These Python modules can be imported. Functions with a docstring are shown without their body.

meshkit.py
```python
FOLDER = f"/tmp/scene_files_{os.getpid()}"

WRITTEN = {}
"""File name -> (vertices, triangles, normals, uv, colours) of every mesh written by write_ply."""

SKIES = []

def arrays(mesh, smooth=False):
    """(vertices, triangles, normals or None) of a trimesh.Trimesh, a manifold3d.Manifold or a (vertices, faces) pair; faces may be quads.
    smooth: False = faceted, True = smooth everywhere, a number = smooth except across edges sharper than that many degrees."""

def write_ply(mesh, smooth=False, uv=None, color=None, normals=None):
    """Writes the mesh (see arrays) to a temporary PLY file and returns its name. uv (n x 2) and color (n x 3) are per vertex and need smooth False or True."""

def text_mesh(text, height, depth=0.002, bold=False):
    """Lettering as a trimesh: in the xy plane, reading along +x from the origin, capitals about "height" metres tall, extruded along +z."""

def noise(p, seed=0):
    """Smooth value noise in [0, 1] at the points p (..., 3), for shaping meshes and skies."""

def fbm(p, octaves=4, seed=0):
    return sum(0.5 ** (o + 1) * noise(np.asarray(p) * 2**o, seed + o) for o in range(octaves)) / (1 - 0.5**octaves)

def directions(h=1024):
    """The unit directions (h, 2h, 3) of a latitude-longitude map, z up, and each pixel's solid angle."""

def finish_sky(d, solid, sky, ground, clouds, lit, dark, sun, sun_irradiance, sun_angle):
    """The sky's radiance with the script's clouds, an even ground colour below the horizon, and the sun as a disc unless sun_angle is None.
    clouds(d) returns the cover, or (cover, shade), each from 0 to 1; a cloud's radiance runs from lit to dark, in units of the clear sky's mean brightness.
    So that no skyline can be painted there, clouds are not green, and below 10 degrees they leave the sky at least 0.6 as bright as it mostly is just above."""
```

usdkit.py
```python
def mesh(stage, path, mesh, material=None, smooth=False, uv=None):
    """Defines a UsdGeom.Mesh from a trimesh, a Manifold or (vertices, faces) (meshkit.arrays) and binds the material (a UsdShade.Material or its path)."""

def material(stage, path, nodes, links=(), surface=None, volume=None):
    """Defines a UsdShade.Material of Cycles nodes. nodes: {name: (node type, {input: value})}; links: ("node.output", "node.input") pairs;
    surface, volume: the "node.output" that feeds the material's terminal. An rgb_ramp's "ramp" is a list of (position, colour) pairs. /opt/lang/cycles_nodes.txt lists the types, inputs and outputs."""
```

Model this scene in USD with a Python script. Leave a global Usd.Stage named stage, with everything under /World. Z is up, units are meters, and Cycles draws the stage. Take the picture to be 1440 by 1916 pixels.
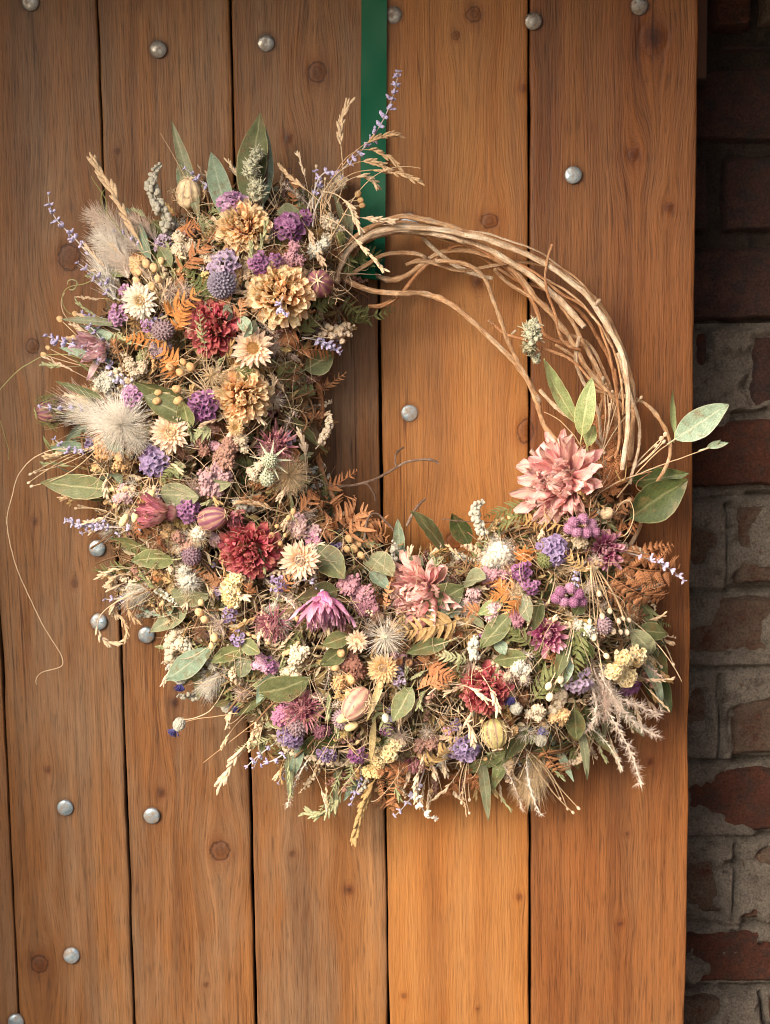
import math, numpy as np, trimesh, usdkit, meshkit
from pxr import Usd, UsdGeom, UsdLux, UsdShade, Gf, Sdf, Vt
from shapely.geometry import Polygon, Point
from scipy.interpolate import CubicSpline

stage = Usd.Stage.CreateInMemory()
UsdGeom.SetStageUpAxis(stage, UsdGeom.Tokens.z)
UsdGeom.SetStageMetersPerUnit(stage, 1.0)
UsdGeom.Xform.Define(stage, '/World')
rng = np.random.default_rng(11)

# ---------------------------------------------------------------- camera, sky, sun, exposure
EXPOSURE = 1.62
PITCH, ROLL, DIST, FOC = 0.11838, -0.01325, 1.3, 2600.0     # slightly downward view, 1440-pixel-wide picture
_fw = np.array([0, math.cos(PITCH), -math.sin(PITCH)])
_rt0 = np.array([1.0, 0, 0]); _up0 = np.cross(_rt0, _fw)
_rt = math.cos(ROLL) * _rt0 + math.sin(ROLL) * _up0
_up = -math.sin(ROLL) * _rt0 + math.cos(ROLL) * _up0
EYE = -DIST * _fw
cam = UsdGeom.Camera.Define(stage, '/World/camera')
M = Gf.Matrix4d(*_rt, 0, *_up, 0, *(-_fw), 0, *EYE, 1)
cam.AddTransformOp().Set(M)
cam.CreateHorizontalApertureAttr(36.0); cam.CreateVerticalApertureAttr(36.0 * 1024 / 770)
cam.CreateFocalLengthAttr(36.0 * FOC / 1440)
cam.CreateClippingRangeAttr(Gf.Vec2f(0.05, 500))
cam.CreateExposureAttr(EXPOSURE)

SUN_AZ, SUN_EL = math.radians(-134), math.radians(32)        # azimuth from +y towards +x: front left, low
SUN = np.array([math.sin(SUN_AZ) * math.cos(SUN_EL), math.cos(SUN_AZ) * math.cos(SUN_EL), math.sin(SUN_EL)])
usdkit.material(stage, '/World/Looks/sky_light', {
    'sky': ('sky_texture', {'sky_type': 'single_scattering', 'sun_disc': False, 'sun_elevation': SUN_EL, 'sun_rotation': SUN_AZ, 'aerosol_density': 4.0, 'air_density': 1.0, 'ozone_density': 0.6}),
    'warm': ('mix_color', {'blend_type': 'multiply', 'fac': 1.0, 'b': (1.0, 0.97, 0.93)}), 'bg': ('background_shader', {'strength': 0.11})}, [('sky.color', 'warm.a'), ('warm.result', 'bg.color')], surface='bg.background')
dome = UsdLux.DomeLight.Define(stage, '/World/sky')
UsdShade.MaterialBindingAPI.Apply(dome.GetPrim()).Bind(UsdShade.Material.Get(stage, '/World/Looks/sky_light'))
dome.GetPrim().SetCustomDataByKey('kind', 'structure')
sun = UsdLux.DistantLight.Define(stage, '/World/sun')
sun.CreateIntensityAttr(0.38); sun.CreateAngleAttr(42.0); sun.CreateColorAttr(Gf.Vec3f(1.0, 0.93, 0.84))
sun.GetPrim().CreateAttribute('inputs:normalize', Sdf.ValueTypeNames.Bool).Set(True)
_z = SUN / np.linalg.norm(SUN); _x = np.cross([0, 0, 1.0], _z); _x /= np.linalg.norm(_x); _y = np.cross(_z, _x)
sun.AddTransformOp().Set(Gf.Matrix4d(*_x, 0, *_y, 0, *_z, 0, 0, 0, 0, 1))

# ---------------------------------------------------------------- helpers
def at(x, y, d=0.0):
    """The point seen at (x, y) of the 1440 x 1916 picture that stands d metres in front of the gate."""
    v = _fw * FOC + _rt * (x - 720) + _up * (958 - y)
    return EYE + v * ((-d - EYE[1]) / v[1])

def px(d=0.0):
    return (DIST - d) / FOC

def unit(v):
    v = np.asarray(v, float); return v / np.maximum(np.linalg.norm(v, axis=-1, keepdims=True), 1e-12)

def join(ms):
    V, F, U, k = [], [], [], 0
    for v, f, u in ms:
        V.append(v); F.append(f + k); U.append(u); k += len(v)
    return np.vstack(V), np.vstack(F), np.vstack(U)

def quads(f):
    return np.vstack([f[:, [0, 1, 2]], f[:, [0, 2, 3]]])

def grid_faces(n, m, wrap=False):
    a = np.arange(n * m).reshape(n, m)
    b = np.roll(a, -1, 1) if wrap else a[:, 1:]
    a = a if wrap else a[:, :-1]
    return quads(np.stack([a[:-1], b[:-1], b[1:], a[1:]], -1).reshape(-1, 4))

_count = {}
def numbered(parent, name):
    k = _count.get((parent, name), 0); _count[(parent, name)] = k + 1
    return f'{parent}/{name}' if k == 0 else f'{parent}/{name}_{k:03d}'

def keys(prim, **kw):
    for k, v in kw.items():
        if v: prim.SetCustomDataByKey(k, v)

ORIGIN = {'/World': np.zeros(3)}
def thing(name, loc, label, category, group=None):
    p = numbered('/World', name); x = UsdGeom.Xform.Define(stage, p); x.AddTranslateOp().Set(Gf.Vec3d(*map(float, loc)))
    ORIGIN[p] = np.array(loc, float); keys(x.GetPrim(), label=label, category=category, group=group)
    return p

def obj(parent, name, m, mat, smooth=True, **kw):
    """m = (vertices in world coordinates, triangles, uv)"""
    p = numbered(parent, name)
    top = '/'.join(p.split('/')[:3])
    o = ORIGIN.get(top, 0)
    v, f, u = m
    usdkit.mesh(stage, p, (v - o, f), '/World/Looks/' + mat, smooth=smooth, uv=u if smooth in (True, False) else None)
    ORIGIN.setdefault(p, ORIGIN.get(top, np.zeros(3)))
    if kw: keys(stage.GetPrimAtPath(p), **kw)
    return p

def tubes(P, R, sides=6, cap=False):
    """N tubes: P (N,K,3), R broadcastable to (N,K)."""
    P = np.asarray(P, float); N, K, _ = P.shape
    R = np.broadcast_to(np.asarray(R, float), (N, K))
    T = unit(np.gradient(P, axis=1))
    mean = unit(P[:, -1] - P[:, 0] + 1e-9)
    ref = np.eye(3)[np.argmin(np.abs(mean), 1)][:, None, :]
    A = unit(np.cross(T, ref)); B = np.cross(T, A)
    a = np.arange(sides) * 2 * np.pi / sides
    V = P[:, :, None] + R[..., None, None] * (A[:, :, None] * np.cos(a)[:, None] + B[:, :, None] * np.sin(a)[:, None])
    f = grid_faces(K, sides, True)
    F = (f[None] + (np.arange(N) * K * sides)[:, None, None]).reshape(-1, 3)
    U = np.stack(np.broadcast_arrays((np.arange(sides) / sides)[None, None], np.linspace(0, 1, K)[None, :, None], ), -1)
    U = np.broadcast_to(U, (N, K, sides, 2)).reshape(-1, 2)
    return V.reshape(-1, 3), F, U

def spline(p, n):
    p = np.asarray(p, float)
    if len(p) == 2: return p[0] + (p[1] - p[0]) * np.linspace(0, 1, n)[:, None]
    s = np.r_[0, np.cumsum(np.linalg.norm(np.diff(p, axis=0), axis=1) + 1e-9)]
    return CubicSpline(s / s[-1], p)(np.linspace(0, 1, n))

def tube(p, r0, r1=None, sides=7, n=None):
    n = n or max(6, 4 * len(p)); r1 = r0 if r1 is None else r1
    q = spline(p, n)
    m = tubes(q[None], np.linspace(r0, r1, n)[None], sides)
    return m

def path(pts, d0, d1, jit=0.0):
    k = len(pts)
    return np.array([at(x, y, d0 + (d1 - d0) * i / max(1, k - 1) + (rng.normal() * jit if 0 < i < k - 1 else 0)) for i, (x, y) in enumerate(pts)])

_ICO = {k: trimesh.creation.icosphere(subdivisions=k) for k in (0, 1, 2)}
def blobs(C, R, axis=None, stretch=1.0, sub=1, lump=0.0):
    """N (ellipsoidal) balls at C with radii R, stretched along axis."""
    C = np.asarray(C, float).reshape(-1, 3); N = len(C)
    R = np.broadcast_to(np.asarray(R, float), (N,))
    t, f = np.array(_ICO[sub].vertices), np.array(_ICO[sub].faces)
    if axis is None: axis = unit(rng.normal(size=(N, 3)))
    Z = unit(np.broadcast_to(axis, (N, 3))); X = unit(np.cross(Z, unit(rng.normal(size=(N, 3))))); Y = np.cross(Z, X)
    T = np.broadcast_to(t, (N,) + t.shape)
    if lump: T = T * (1 + lump * rng.normal(size=(N, len(t), 1)))
    V = C[:, None] + R[:, None, None] * (T[..., :1] * X[:, None] + T[..., 1:2] * Y[:, None] + T[..., 2:] * Z[:, None] * stretch)
    F = (f[None] + (np.arange(N) * len(t))[:, None, None]).reshape(-1, 3)
    U = np.stack([(np.arctan2(t[:, 1], t[:, 0]) / (2 * np.pi)) % 1, (t[:, 2] + 1) / 2], 1)
    return V.reshape(-1, 3), F, np.broadcast_to(U, (N,) + U.shape).reshape(-1, 2)

def ribbons(P, side, W, fold=0.0, nrm=None):
    """N strips: P (N,K,3) centre lines, side (N,3) or (N,K,3), W (K,) or (N,K) half widths; fold lifts the edges along nrm."""
    P = np.asarray(P, float); N, K, _ = P.shape
    side = np.asarray(side, float)
    if side.ndim == 2: side = np.broadcast_to(side[:, None], P.shape)
    W = np.broadcast_to(np.asarray(W, float), (N, K))[..., None]
    T = unit(np.gradient(P, axis=1)); up = unit(np.cross(side, T))
    V = np.stack([P - side * W + up * W * fold, P, P + side * W + up * W * fold], 2)
    f = grid_faces(K, 3)
    F = (f[None] + (np.arange(N) * K * 3)[:, None, None]).reshape(-1, 3)
    U = np.stack(np.broadcast_arrays(np.array([0, .5, 1.0])[None, :], np.linspace(0, 1, K)[:, None]), -1)
    return V.reshape(-1, 3), F, np.broadcast_to(U, (N,) + U.shape).reshape(-1, 2)

PROF = {
    'lance': lambda t: np.sin(np.pi * t ** 0.85) ** 0.9 + 0.03,
    'oval': lambda t: np.sin(np.pi * t ** 0.75) ** 0.65 + 0.04,
    'spoon': lambda t: (0.3 + 0.95 * t ** 0.8) * np.sqrt(np.clip(1.2 - t ** 5, 0, 1)),
    'point': lambda t: (0.55 + 0.75 * t) * np.clip(1.03 - t ** 2.2, 0, 1) ** 0.8,
    'rag': lambda t: (0.4 + 0.7 * t ** 0.6) * np.sqrt(np.clip(1.08 - t ** 3, 0, 1)),
    'strip': lambda t: 0.6 + 0.4 * np.sin(np.pi * t) - 0.5 * t ** 6,
    'blade': lambda t: np.clip(np.sin(np.pi * (0.12 + 0.88 * t) ** 0.6), 0.02, 1),
}
def petal(L, W, b0=0.0, b1=0.0, cup=0.2, ruf=0.0, shape='spoon', n=6, m=4, twist=0.0, g=rng):
    """Local sheet: base at 0, length along +y, tilted up towards +z by b0 (bending on by b1)."""
    t = np.linspace(0, 1, n); v = np.linspace(-1, 1, m)
    th = b0 + b1 * t; mid = (th[:-1] + th[1:]) / 2; dt = L / (n - 1)
    y = np.r_[0, np.cumsum(np.cos(mid)) * dt]; z = np.r_[0, np.cumsum(np.sin(mid)) * dt]
    w = W / 2 * PROF[shape](t)
    X = v[None] * w[:, None]
    off = cup * (v ** 2)[None] * w[:, None]
    if ruf: off = off + ruf * W * g.normal(size=(n, m)) * (0.25 + 0.75 * t[:, None]) ; X = X + ruf * .5 * W * g.normal(size=(n, m)) * t[:, None]
    if twist:
        a = twist * t[:, None]; X, off = X * np.cos(a) - off * np.sin(a), X * np.sin(a) + off * np.cos(a)
    V = np.stack([X, y[:, None] - np.sin(th)[:, None] * off, z[:, None] + np.cos(th)[:, None] * off], -1).reshape(-1, 3)
    U = np.stack(np.broadcast_arrays((v[None] + 1) / 2, t[:, None]), -1).reshape(-1, 2)
    return V, grid_faces(n, m), U

def frame(z, roll=0.0, y=None):
    """Columns x, y, z; either roll about z or a y direction to follow."""
    z = unit(z)
    ref = np.array([0, 0, 1.0]) if y is None else np.asarray(y, float)
    if abs(np.dot(unit(ref), z)) > 0.98: ref = np.array([1.0, 0, 0.2])
    yy = unit(ref - z * np.dot(ref, z)); xx = np.cross(yy, z)
    c, s = math.cos(roll), math.sin(roll)
    return np.stack([xx * c + yy * s, -xx * s + yy * c, z], 1)

def put(m, A, P):
    return m[0] @ np.asarray(A).T + P, m[1], m[2]

def rotz(a):
    c, s = math.cos(a), math.sin(a)
    return np.array([[c, -s, 0], [s, c, 0], [0, 0, 1.0]])

def revolve(prof, seg=16, mod=None):
    """prof rows (radius, z); mod(angle, k) multiplies the radius."""
    prof = np.asarray(prof, float); a = np.arange(seg + 1) * 2 * np.pi / seg
    r = prof[:, 0][:, None] * (mod(a[None], np.linspace(0, 1, len(prof))[:, None]) if mod else 1.0)
    V = np.stack([r * np.cos(a), r * np.sin(a), np.broadcast_to(prof[:, 1][:, None], (len(prof), seg + 1))], -1)
    U = np.stack(np.broadcast_arrays((a / (2 * np.pi))[None], np.linspace(0, 1, len(prof))[:, None]), -1)
    return V.reshape(-1, 3), grid_faces(len(prof), seg + 1), U.reshape(-1, 2)

# ---------------------------------------------------------------- materials
L_ = '/World/Looks/'
def petal_mat(name, c0, c1, c2, streak=None, sfac=0.5, trans=0.32, rough=0.8, vary=0.3):
    streak = streak or tuple(0.55 * a for a in c1)
    usdkit.material(stage, L_ + name, {
        'tc': ('texture_coordinate', {}), 'sep': ('separate_xyz', {}), 'oi': ('object_info', {}),
        'ramp': ('rgb_ramp', {'ramp': [(0, c0), (0.5, c1), (1, c2)]}),
        'rk': ('math', {'math_type': 'multiply', 'value2': 53.0}), 'map': ('mapping', {'scale': (11, 1.1, 1)}), 'ofs': ('vector_math', {'math_type': 'add'}),
        'n': ('noise_texture', {'scale': 1.0, 'detail': 3.0, 'roughness': 0.6}),
        'nr': ('rgb_ramp', {'ramp': [(0.42, (0, 0, 0)), (0.62, (1, 1, 1))]}),
        'nm': ('math', {'math_type': 'multiply', 'value2': sfac}),
        'mx': ('mix_color', {'blend_type': 'mix', 'b': streak}),
        'val': ('map_range', {'from_min': 0, 'from_max': 1, 'to_min': 1 - vary, 'to_max': 1 + vary}),
        'hue': ('map_range', {'from_min': 0, 'from_max': 1, 'to_min': 0.512, 'to_max': 0.488}),
        'hsv': ('hsv', {'saturation': 1.0, 'fac': 1.0}),
        'gp': ('geometry', {}), 'bn': ('noise_texture', {'scale': 190.0, 'detail': 4.0, 'roughness': 0.7}), 'bm': ('math', {'math_type': 'multiply'}), 'br': ('rgb_ramp', {'ramp': [(0.44, (0, 0, 0)), (0.62, (0.6, 0.6, 0.6))]}), 'bx': ('mix_color', {'b': (0.42, 0.24, 0.12)}), 'b': ('bump', {'strength': 0.9, 'distance': 0.0012}),
        'p': ('principled_bsdf', {'roughness': rough, 'specular_ior_level': 0.25}),
        't': ('translucent_bsdf', {}), 'mc': ('mix_closure', {'fac': trans})},
        [('tc.UV', 'sep.vector'), ('sep.y', 'ramp.fac'), ('tc.UV', 'map.vector'), ('map.vector', 'ofs.vector1'), ('oi.random', 'rk.value1'), ('rk.value', 'ofs.vector2'),
         ('ofs.vector', 'n.vector'), ('n.fac', 'nr.fac'), ('nr.color', 'nm.value1'), ('nm.value', 'mx.fac'), ('gp.position', 'bn.vector'), ('bn.fac', 'bm.value1'), ('sep.y', 'bm.value2'), ('bm.value', 'br.fac'), ('br.color', 'bx.fac'), ('ramp.color', 'bx.a'), ('bx.result', 'mx.a'),
         ('oi.random', 'val.value'), ('val.result', 'hsv.value'), ('oi.random', 'hue.value'), ('hue.result', 'hsv.hue'), ('mx.result', 'hsv.color'),
         ('n.fac', 'b.height'), ('b.normal', 'p.normal'),
         ('hsv.color', 'p.base_color'), ('hsv.color', 't.color'), ('p.BSDF', 'mc.closure1'), ('t.BSDF', 'mc.closure2')], surface='mc.closure')

def bits_mat(name, *cols, rough=0.75, trans=0.12, noise=500.0):
    """Joined small pieces: each piece takes its own tone from the list."""
    usdkit.material(stage, L_ + name, {
        'g': ('geometry', {}), 'oi': ('object_info', {}), 'ramp': ('rgb_ramp', {'ramp': [(i / max(1, len(cols) - 1), c) for i, c in enumerate(cols)]}),
        'add': ('math', {'math_type': 'add'}), 'fr': ('math', {'math_type': 'fraction'}),
        'n': ('noise_texture', {'scale': noise, 'detail': 2.0}), 'v': ('map_range', {'from_min': 0.3, 'from_max': 0.7, 'to_min': 0.78, 'to_max': 1.2}),
        'hsv': ('hsv', {'fac': 1.0}), 'p': ('principled_bsdf', {'roughness': rough, 'specular_ior_level': 0.25}), 't': ('translucent_bsdf', {}), 'mc': ('mix_closure', {'fac': trans})},
        [('g.random_per_island', 'add.value1'), ('oi.random', 'add.value2'), ('add.value', 'fr.value1'), ('fr.value', 'ramp.fac'), ('g.position', 'n.vector'), ('n.fac', 'v.value'), ('v.result', 'hsv.value'),
         ('ramp.color', 'hsv.color'), ('hsv.color', 'p.base_color'), ('hsv.color', 't.color'), ('p.BSDF', 'mc.closure1'), ('t.BSDF', 'mc.closure2')], surface='mc.closure')

def leaf_mat(name, ca, cb, rib, trans=0.22):
    usdkit.material(stage, L_ + name, {
        'tc': ('texture_coordinate', {}), 'sep': ('separate_xyz', {}), 'oi': ('object_info', {}), 'g': ('geometry', {}),
        'n': ('noise_texture', {'scale': 130.0, 'detail': 4.0, 'roughness': 0.6}), 'ramp': ('rgb_ramp', {'ramp': [(0.3, ca), (0.7, cb)]}),
        'f': ('noise_texture', {'scale': 900.0, 'detail': 2.0}), 'fr': ('map_range', {'from_min': 0.35, 'from_max': 0.65, 'to_min': 0.82, 'to_max': 1.15}),
        'c': ('math', {'math_type': 'subtract', 'value2': 0.5}), 'ab': ('math', {'math_type': 'absolute'}),
        'rr': ('rgb_ramp', {'ramp': [(0, (0.8, 0.8, 0.8)), (0.025, (0.35, 0.35, 0.35)), (0.06, (0, 0, 0)), (0.462, (0, 0, 0)), (0.485, (0.75, 0.75, 0.75)), (0.5, (0.9, 0.9, 0.9))]}),
        'mx': ('mix_color', {'b': rib}),
        'side': ('wave_texture', {'wave_type': 'bands', 'bands_direction': 'diagonal', 'scale': 5.0, 'distortion': 2.0, 'detail': 1.0}),
        'sv': ('map_range', {'from_min': 0, 'from_max': 1, 'to_min': 0.93, 'to_max': 1.05}),
        'val': ('map_range', {'from_min': 0, 'from_max': 1, 'to_min': 0.72, 'to_max': 1.3}), 'mul': ('math', {'math_type': 'multiply'}), 'mul2': ('math', {'math_type': 'multiply'}),
        'hsv': ('hsv', {'fac': 1.0}), 'sp': ('noise_texture', {'scale': 75.0, 'detail': 6.0, 'roughness': 0.75}), 'spr': ('rgb_ramp', {'ramp': [(0.52, (0, 0, 0)), (0.66, (0.75, 0.75, 0.75))]}), 'spx': ('mix_color', {'b': (0.2, 0.12, 0.05)}), 'b': ('bump', {'strength': 0.5, 'distance': 0.0006}),
        'p': ('principled_bsdf', {'roughness': 0.55, 'specular_ior_level': 0.4}), 't': ('translucent_bsdf', {}), 'mc': ('mix_closure', {'fac': trans})},
        [('tc.UV', 'sep.vector'), ('sep.x', 'c.value1'), ('c.value', 'ab.value1'), ('ab.value', 'rr.fac'), ('g.position', 'n.vector'), ('g.position', 'f.vector'), ('n.fac', 'ramp.fac'),
         ('g.position', 'sp.vector'), ('sp.fac', 'spr.fac'), ('spr.color', 'spx.fac'), ('ramp.color', 'spx.a'), ('rr.color', 'mx.fac'), ('spx.result', 'mx.a'), ('mx.result', 'hsv.color'), ('oi.random', 'val.value'), ('val.result', 'mul.value1'), ('f.fac', 'fr.value'), ('fr.result', 'mul.value2'),
         ('tc.UV', 'side.vector'), ('side.fac', 'sv.value'), ('mul.value', 'mul2.value1'), ('sv.result', 'mul2.value2'), ('mul2.value', 'hsv.value'),
         ('n.fac', 'b.height'), ('b.normal', 'p.normal'), ('hsv.color', 'p.base_color'), ('hsv.color', 't.color'), ('p.BSDF', 'mc.closure1'), ('t.BSDF', 'mc.closure2')], surface='mc.closure')

petal_mat('tan_petal', (0.5, 0.21, 0.07), (0.86, 0.6, 0.31), (0.92, 0.78, 0.54), (0.66, 0.37, 0.16), 0.35)
petal_mat('red_petal', (0.2, 0.012, 0.028), (0.5, 0.075, 0.1), (0.66, 0.24, 0.22), (0.26, 0.015, 0.04), 0.5)
petal_mat('pink_petal', (0.5, 0.22, 0.18), (0.76, 0.48, 0.4), (0.86, 0.64, 0.54), (0.55, 0.14, 0.28), 0.55)
petal_mat('mauve_petal', (0.36, 0.04, 0.2), (0.6, 0.22, 0.45), (0.74, 0.42, 0.62), (0.75, 0.45, 0.4), 0.6)
petal_mat('magenta_petal', (0.2, 0.008, 0.07), (0.46, 0.12, 0.24), (0.76, 0.5, 0.54), (0.36, 0.05, 0.18), 0.5)
petal_mat('dusty_petal', (0.3, 0.06, 0.1), (0.5, 0.22, 0.26), (0.66, 0.42, 0.36), (0.38, 0.06, 0.2), 0.6)
petal_mat('pale_bud_petal', (0.55, 0.4, 0.3), (0.72, 0.55, 0.5), (0.75, 0.6, 0.6), (0.45, 0.12, 0.3), 0.6)
petal_mat('maroon_bud_petal', (0.6, 0.42, 0.25), (0.55, 0.28, 0.25), (0.5, 0.18, 0.22), (0.3, 0.02, 0.09), 0.7)
petal_mat('white_bract', (0.8, 0.66, 0.42), (0.86, 0.8, 0.68), (0.9, 0.87, 0.8), (0.8, 0.72, 0.58), 0.3, vary=0.08)
petal_mat('cream_bract', (0.72, 0.38, 0.12), (0.84, 0.66, 0.46), (0.87, 0.74, 0.62), (0.78, 0.52, 0.4), 0.35, vary=0.1)
petal_mat('tan_bract', (0.55, 0.3, 0.1), (0.74, 0.54, 0.28), (0.78, 0.62, 0.38), (0.6, 0.4, 0.2), 0.4, vary=0.15)
petal_mat('dark_heart', (0.05, 0.01, 0.01), (0.12, 0.03, 0.02), (0.2, 0.07, 0.03))
petal_mat('gold_heart', (0.4, 0.16, 0.03), (0.6, 0.32, 0.08), (0.75, 0.5, 0.2))
def pod_mat(name, ca, cb, stripe, width=0.3):
    usdkit.material(stage, L_ + name, {
        'tc': ('texture_coordinate', {}), 'sep': ('separate_xyz', {}), 'g': ('geometry', {}), 'n': ('noise_texture', {'scale': 160.0, 'detail': 4.0}), 'k': ('math', {'math_type': 'multiply_add', 'value2': 6.0}), 'ns': ('math', {'math_type': 'multiply', 'value2': 0.35}),
        'fr': ('math', {'math_type': 'fraction'}), 'r': ('rgb_ramp', {'ramp': [(0, stripe), (width * 0.6, stripe), (width, cb), (0.55, ca), (0.92 - width * .3, cb), (1, stripe)]}),
        'v': ('map_range', {'from_min': 0.3, 'from_max': 0.7, 'to_min': 0.78, 'to_max': 1.2}), 'hsv': ('hsv', {'fac': 1.0}), 'b': ('bump', {'strength': 0.3, 'distance': 0.0005}), 'p': ('principled_bsdf', {'roughness': 0.55, 'specular_ior_level': 0.3}), 't': ('translucent_bsdf', {}), 'mc': ('mix_closure', {'fac': 0.12})},
        [('tc.UV', 'sep.vector'), ('sep.x', 'k.value1'), ('g.position', 'n.vector'), ('n.fac', 'ns.value1'), ('ns.value', 'k.value3'), ('k.value', 'fr.value1'), ('fr.value', 'r.fac'), ('n.fac', 'v.value'), ('v.result', 'hsv.value'), ('r.color', 'hsv.color'), ('n.fac', 'b.height'), ('b.normal', 'p.normal'),
         ('hsv.color', 'p.base_color'), ('hsv.color', 't.color'), ('p.BSDF', 'mc.closure1'), ('t.BSDF', 'mc.closure2')], surface='mc.closure')
pod_mat('pod_cream', (0.74, 0.6, 0.38), (0.66, 0.5, 0.3), (0.45, 0.34, 0.28), 0.14)
pod_mat('pod_purple', (0.36, 0.23, 0.15), (0.3, 0.14, 0.13), (0.2, 0.07, 0.11), 0.42)
pod_mat('pod_beige', (0.5, 0.36, 0.24), (0.45, 0.29, 0.21), (0.38, 0.19, 0.16), 0.34)
pod_mat('pod_green', (0.46, 0.4, 0.16), (0.38, 0.32, 0.14), (0.26, 0.16, 0.11), 0.2)
leaf_mat('leaf_olive', (0.1, 0.12, 0.045), (0.175, 0.19, 0.085), (0.4, 0.38, 0.2))
leaf_mat('leaf_grey', (0.17, 0.19, 0.11), (0.26, 0.27, 0.16), (0.42, 0.4, 0.26))
leaf_mat('leaf_blue', (0.2, 0.29, 0.2), (0.32, 0.41, 0.3), (0.5, 0.52, 0.38))
leaf_mat('leaf_dark', (0.045, 0.065, 0.018), (0.085, 0.11, 0.035), (0.22, 0.22, 0.1))
leaf_mat('leaf_fresh', (0.2, 0.25, 0.1), (0.3, 0.35, 0.16), (0.52, 0.5, 0.26))
leaf_mat('leaf_straw', (0.36, 0.27, 0.12), (0.5, 0.4, 0.2), (0.6, 0.5, 0.3))
bits_mat('fern_green', (0.09, 0.11, 0.035), (0.2, 0.21, 0.085), (0.15, 0.16, 0.06), trans=0.25)
bits_mat('fern_pale', (0.3, 0.33, 0.17), (0.42, 0.42, 0.24), (0.24, 0.26, 0.12), trans=0.25)
bits_mat('fern_rust', (0.42, 0.18, 0.075), (0.54, 0.27, 0.13), (0.32, 0.12, 0.05), trans=0.25)
bits_mat('fern_orange', (0.46, 0.17, 0.045), (0.56, 0.25, 0.08), (0.36, 0.13, 0.04), trans=0.25)
bits_mat('fern_tan', (0.4, 0.26, 0.1), (0.52, 0.36, 0.17), (0.32, 0.19, 0.07), trans=0.25)
bits_mat('fern_brown', (0.24, 0.11, 0.05), (0.34, 0.17, 0.085), (0.16, 0.08, 0.04), trans=0.2)
bits_mat('straw_stem', (0.58, 0.42, 0.25), (0.68, 0.54, 0.37), (0.48, 0.31, 0.17))
bits_mat('white_grass', (0.6, 0.46, 0.3), (0.72, 0.58, 0.42), (0.5, 0.36, 0.24))
bits_mat('green_stem', (0.26, 0.28, 0.1), (0.4, 0.4, 0.18), (0.2, 0.2, 0.08))
bits_mat('brown_stem', (0.12, 0.06, 0.03), (0.22, 0.12, 0.06), (0.3, 0.19, 0.1))
bits_mat('grey_stem', (0.42, 0.38, 0.36), (0.55, 0.5, 0.46))
bits_mat('lavender_bit', (0.42, 0.38, 0.62), (0.58, 0.54, 0.74), (0.36, 0.32, 0.5), (0.66, 0.62, 0.76))
bits_mat('lilac_floret', (0.42, 0.22, 0.4), (0.56, 0.36, 0.52), (0.34, 0.16, 0.32), trans=0.3)
bits_mat('violet_floret', (0.26, 0.18, 0.34), (0.4, 0.32, 0.5), (0.2, 0.12, 0.22), trans=0.3)
bits_mat('purple_floret', (0.25, 0.09, 0.22), (0.4, 0.2, 0.36), (0.17, 0.05, 0.15), trans=0.3)
bits_mat('faded_floret', (0.42, 0.33, 0.46), (0.5, 0.4, 0.5), (0.36, 0.26, 0.4), trans=0.3)
bits_mat('cream_floret', (0.76, 0.62, 0.34), (0.82, 0.72, 0.48), (0.7, 0.5, 0.22), trans=0.3)
bits_mat('mauve_grain', (0.32, 0.15, 0.19), (0.48, 0.28, 0.31), (0.22, 0.09, 0.12), (0.58, 0.4, 0.4))
bits_mat('brown_grain', (0.2, 0.09, 0.065), (0.32, 0.17, 0.13), (0.42, 0.25, 0.19), (0.13, 0.06, 0.05))
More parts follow.
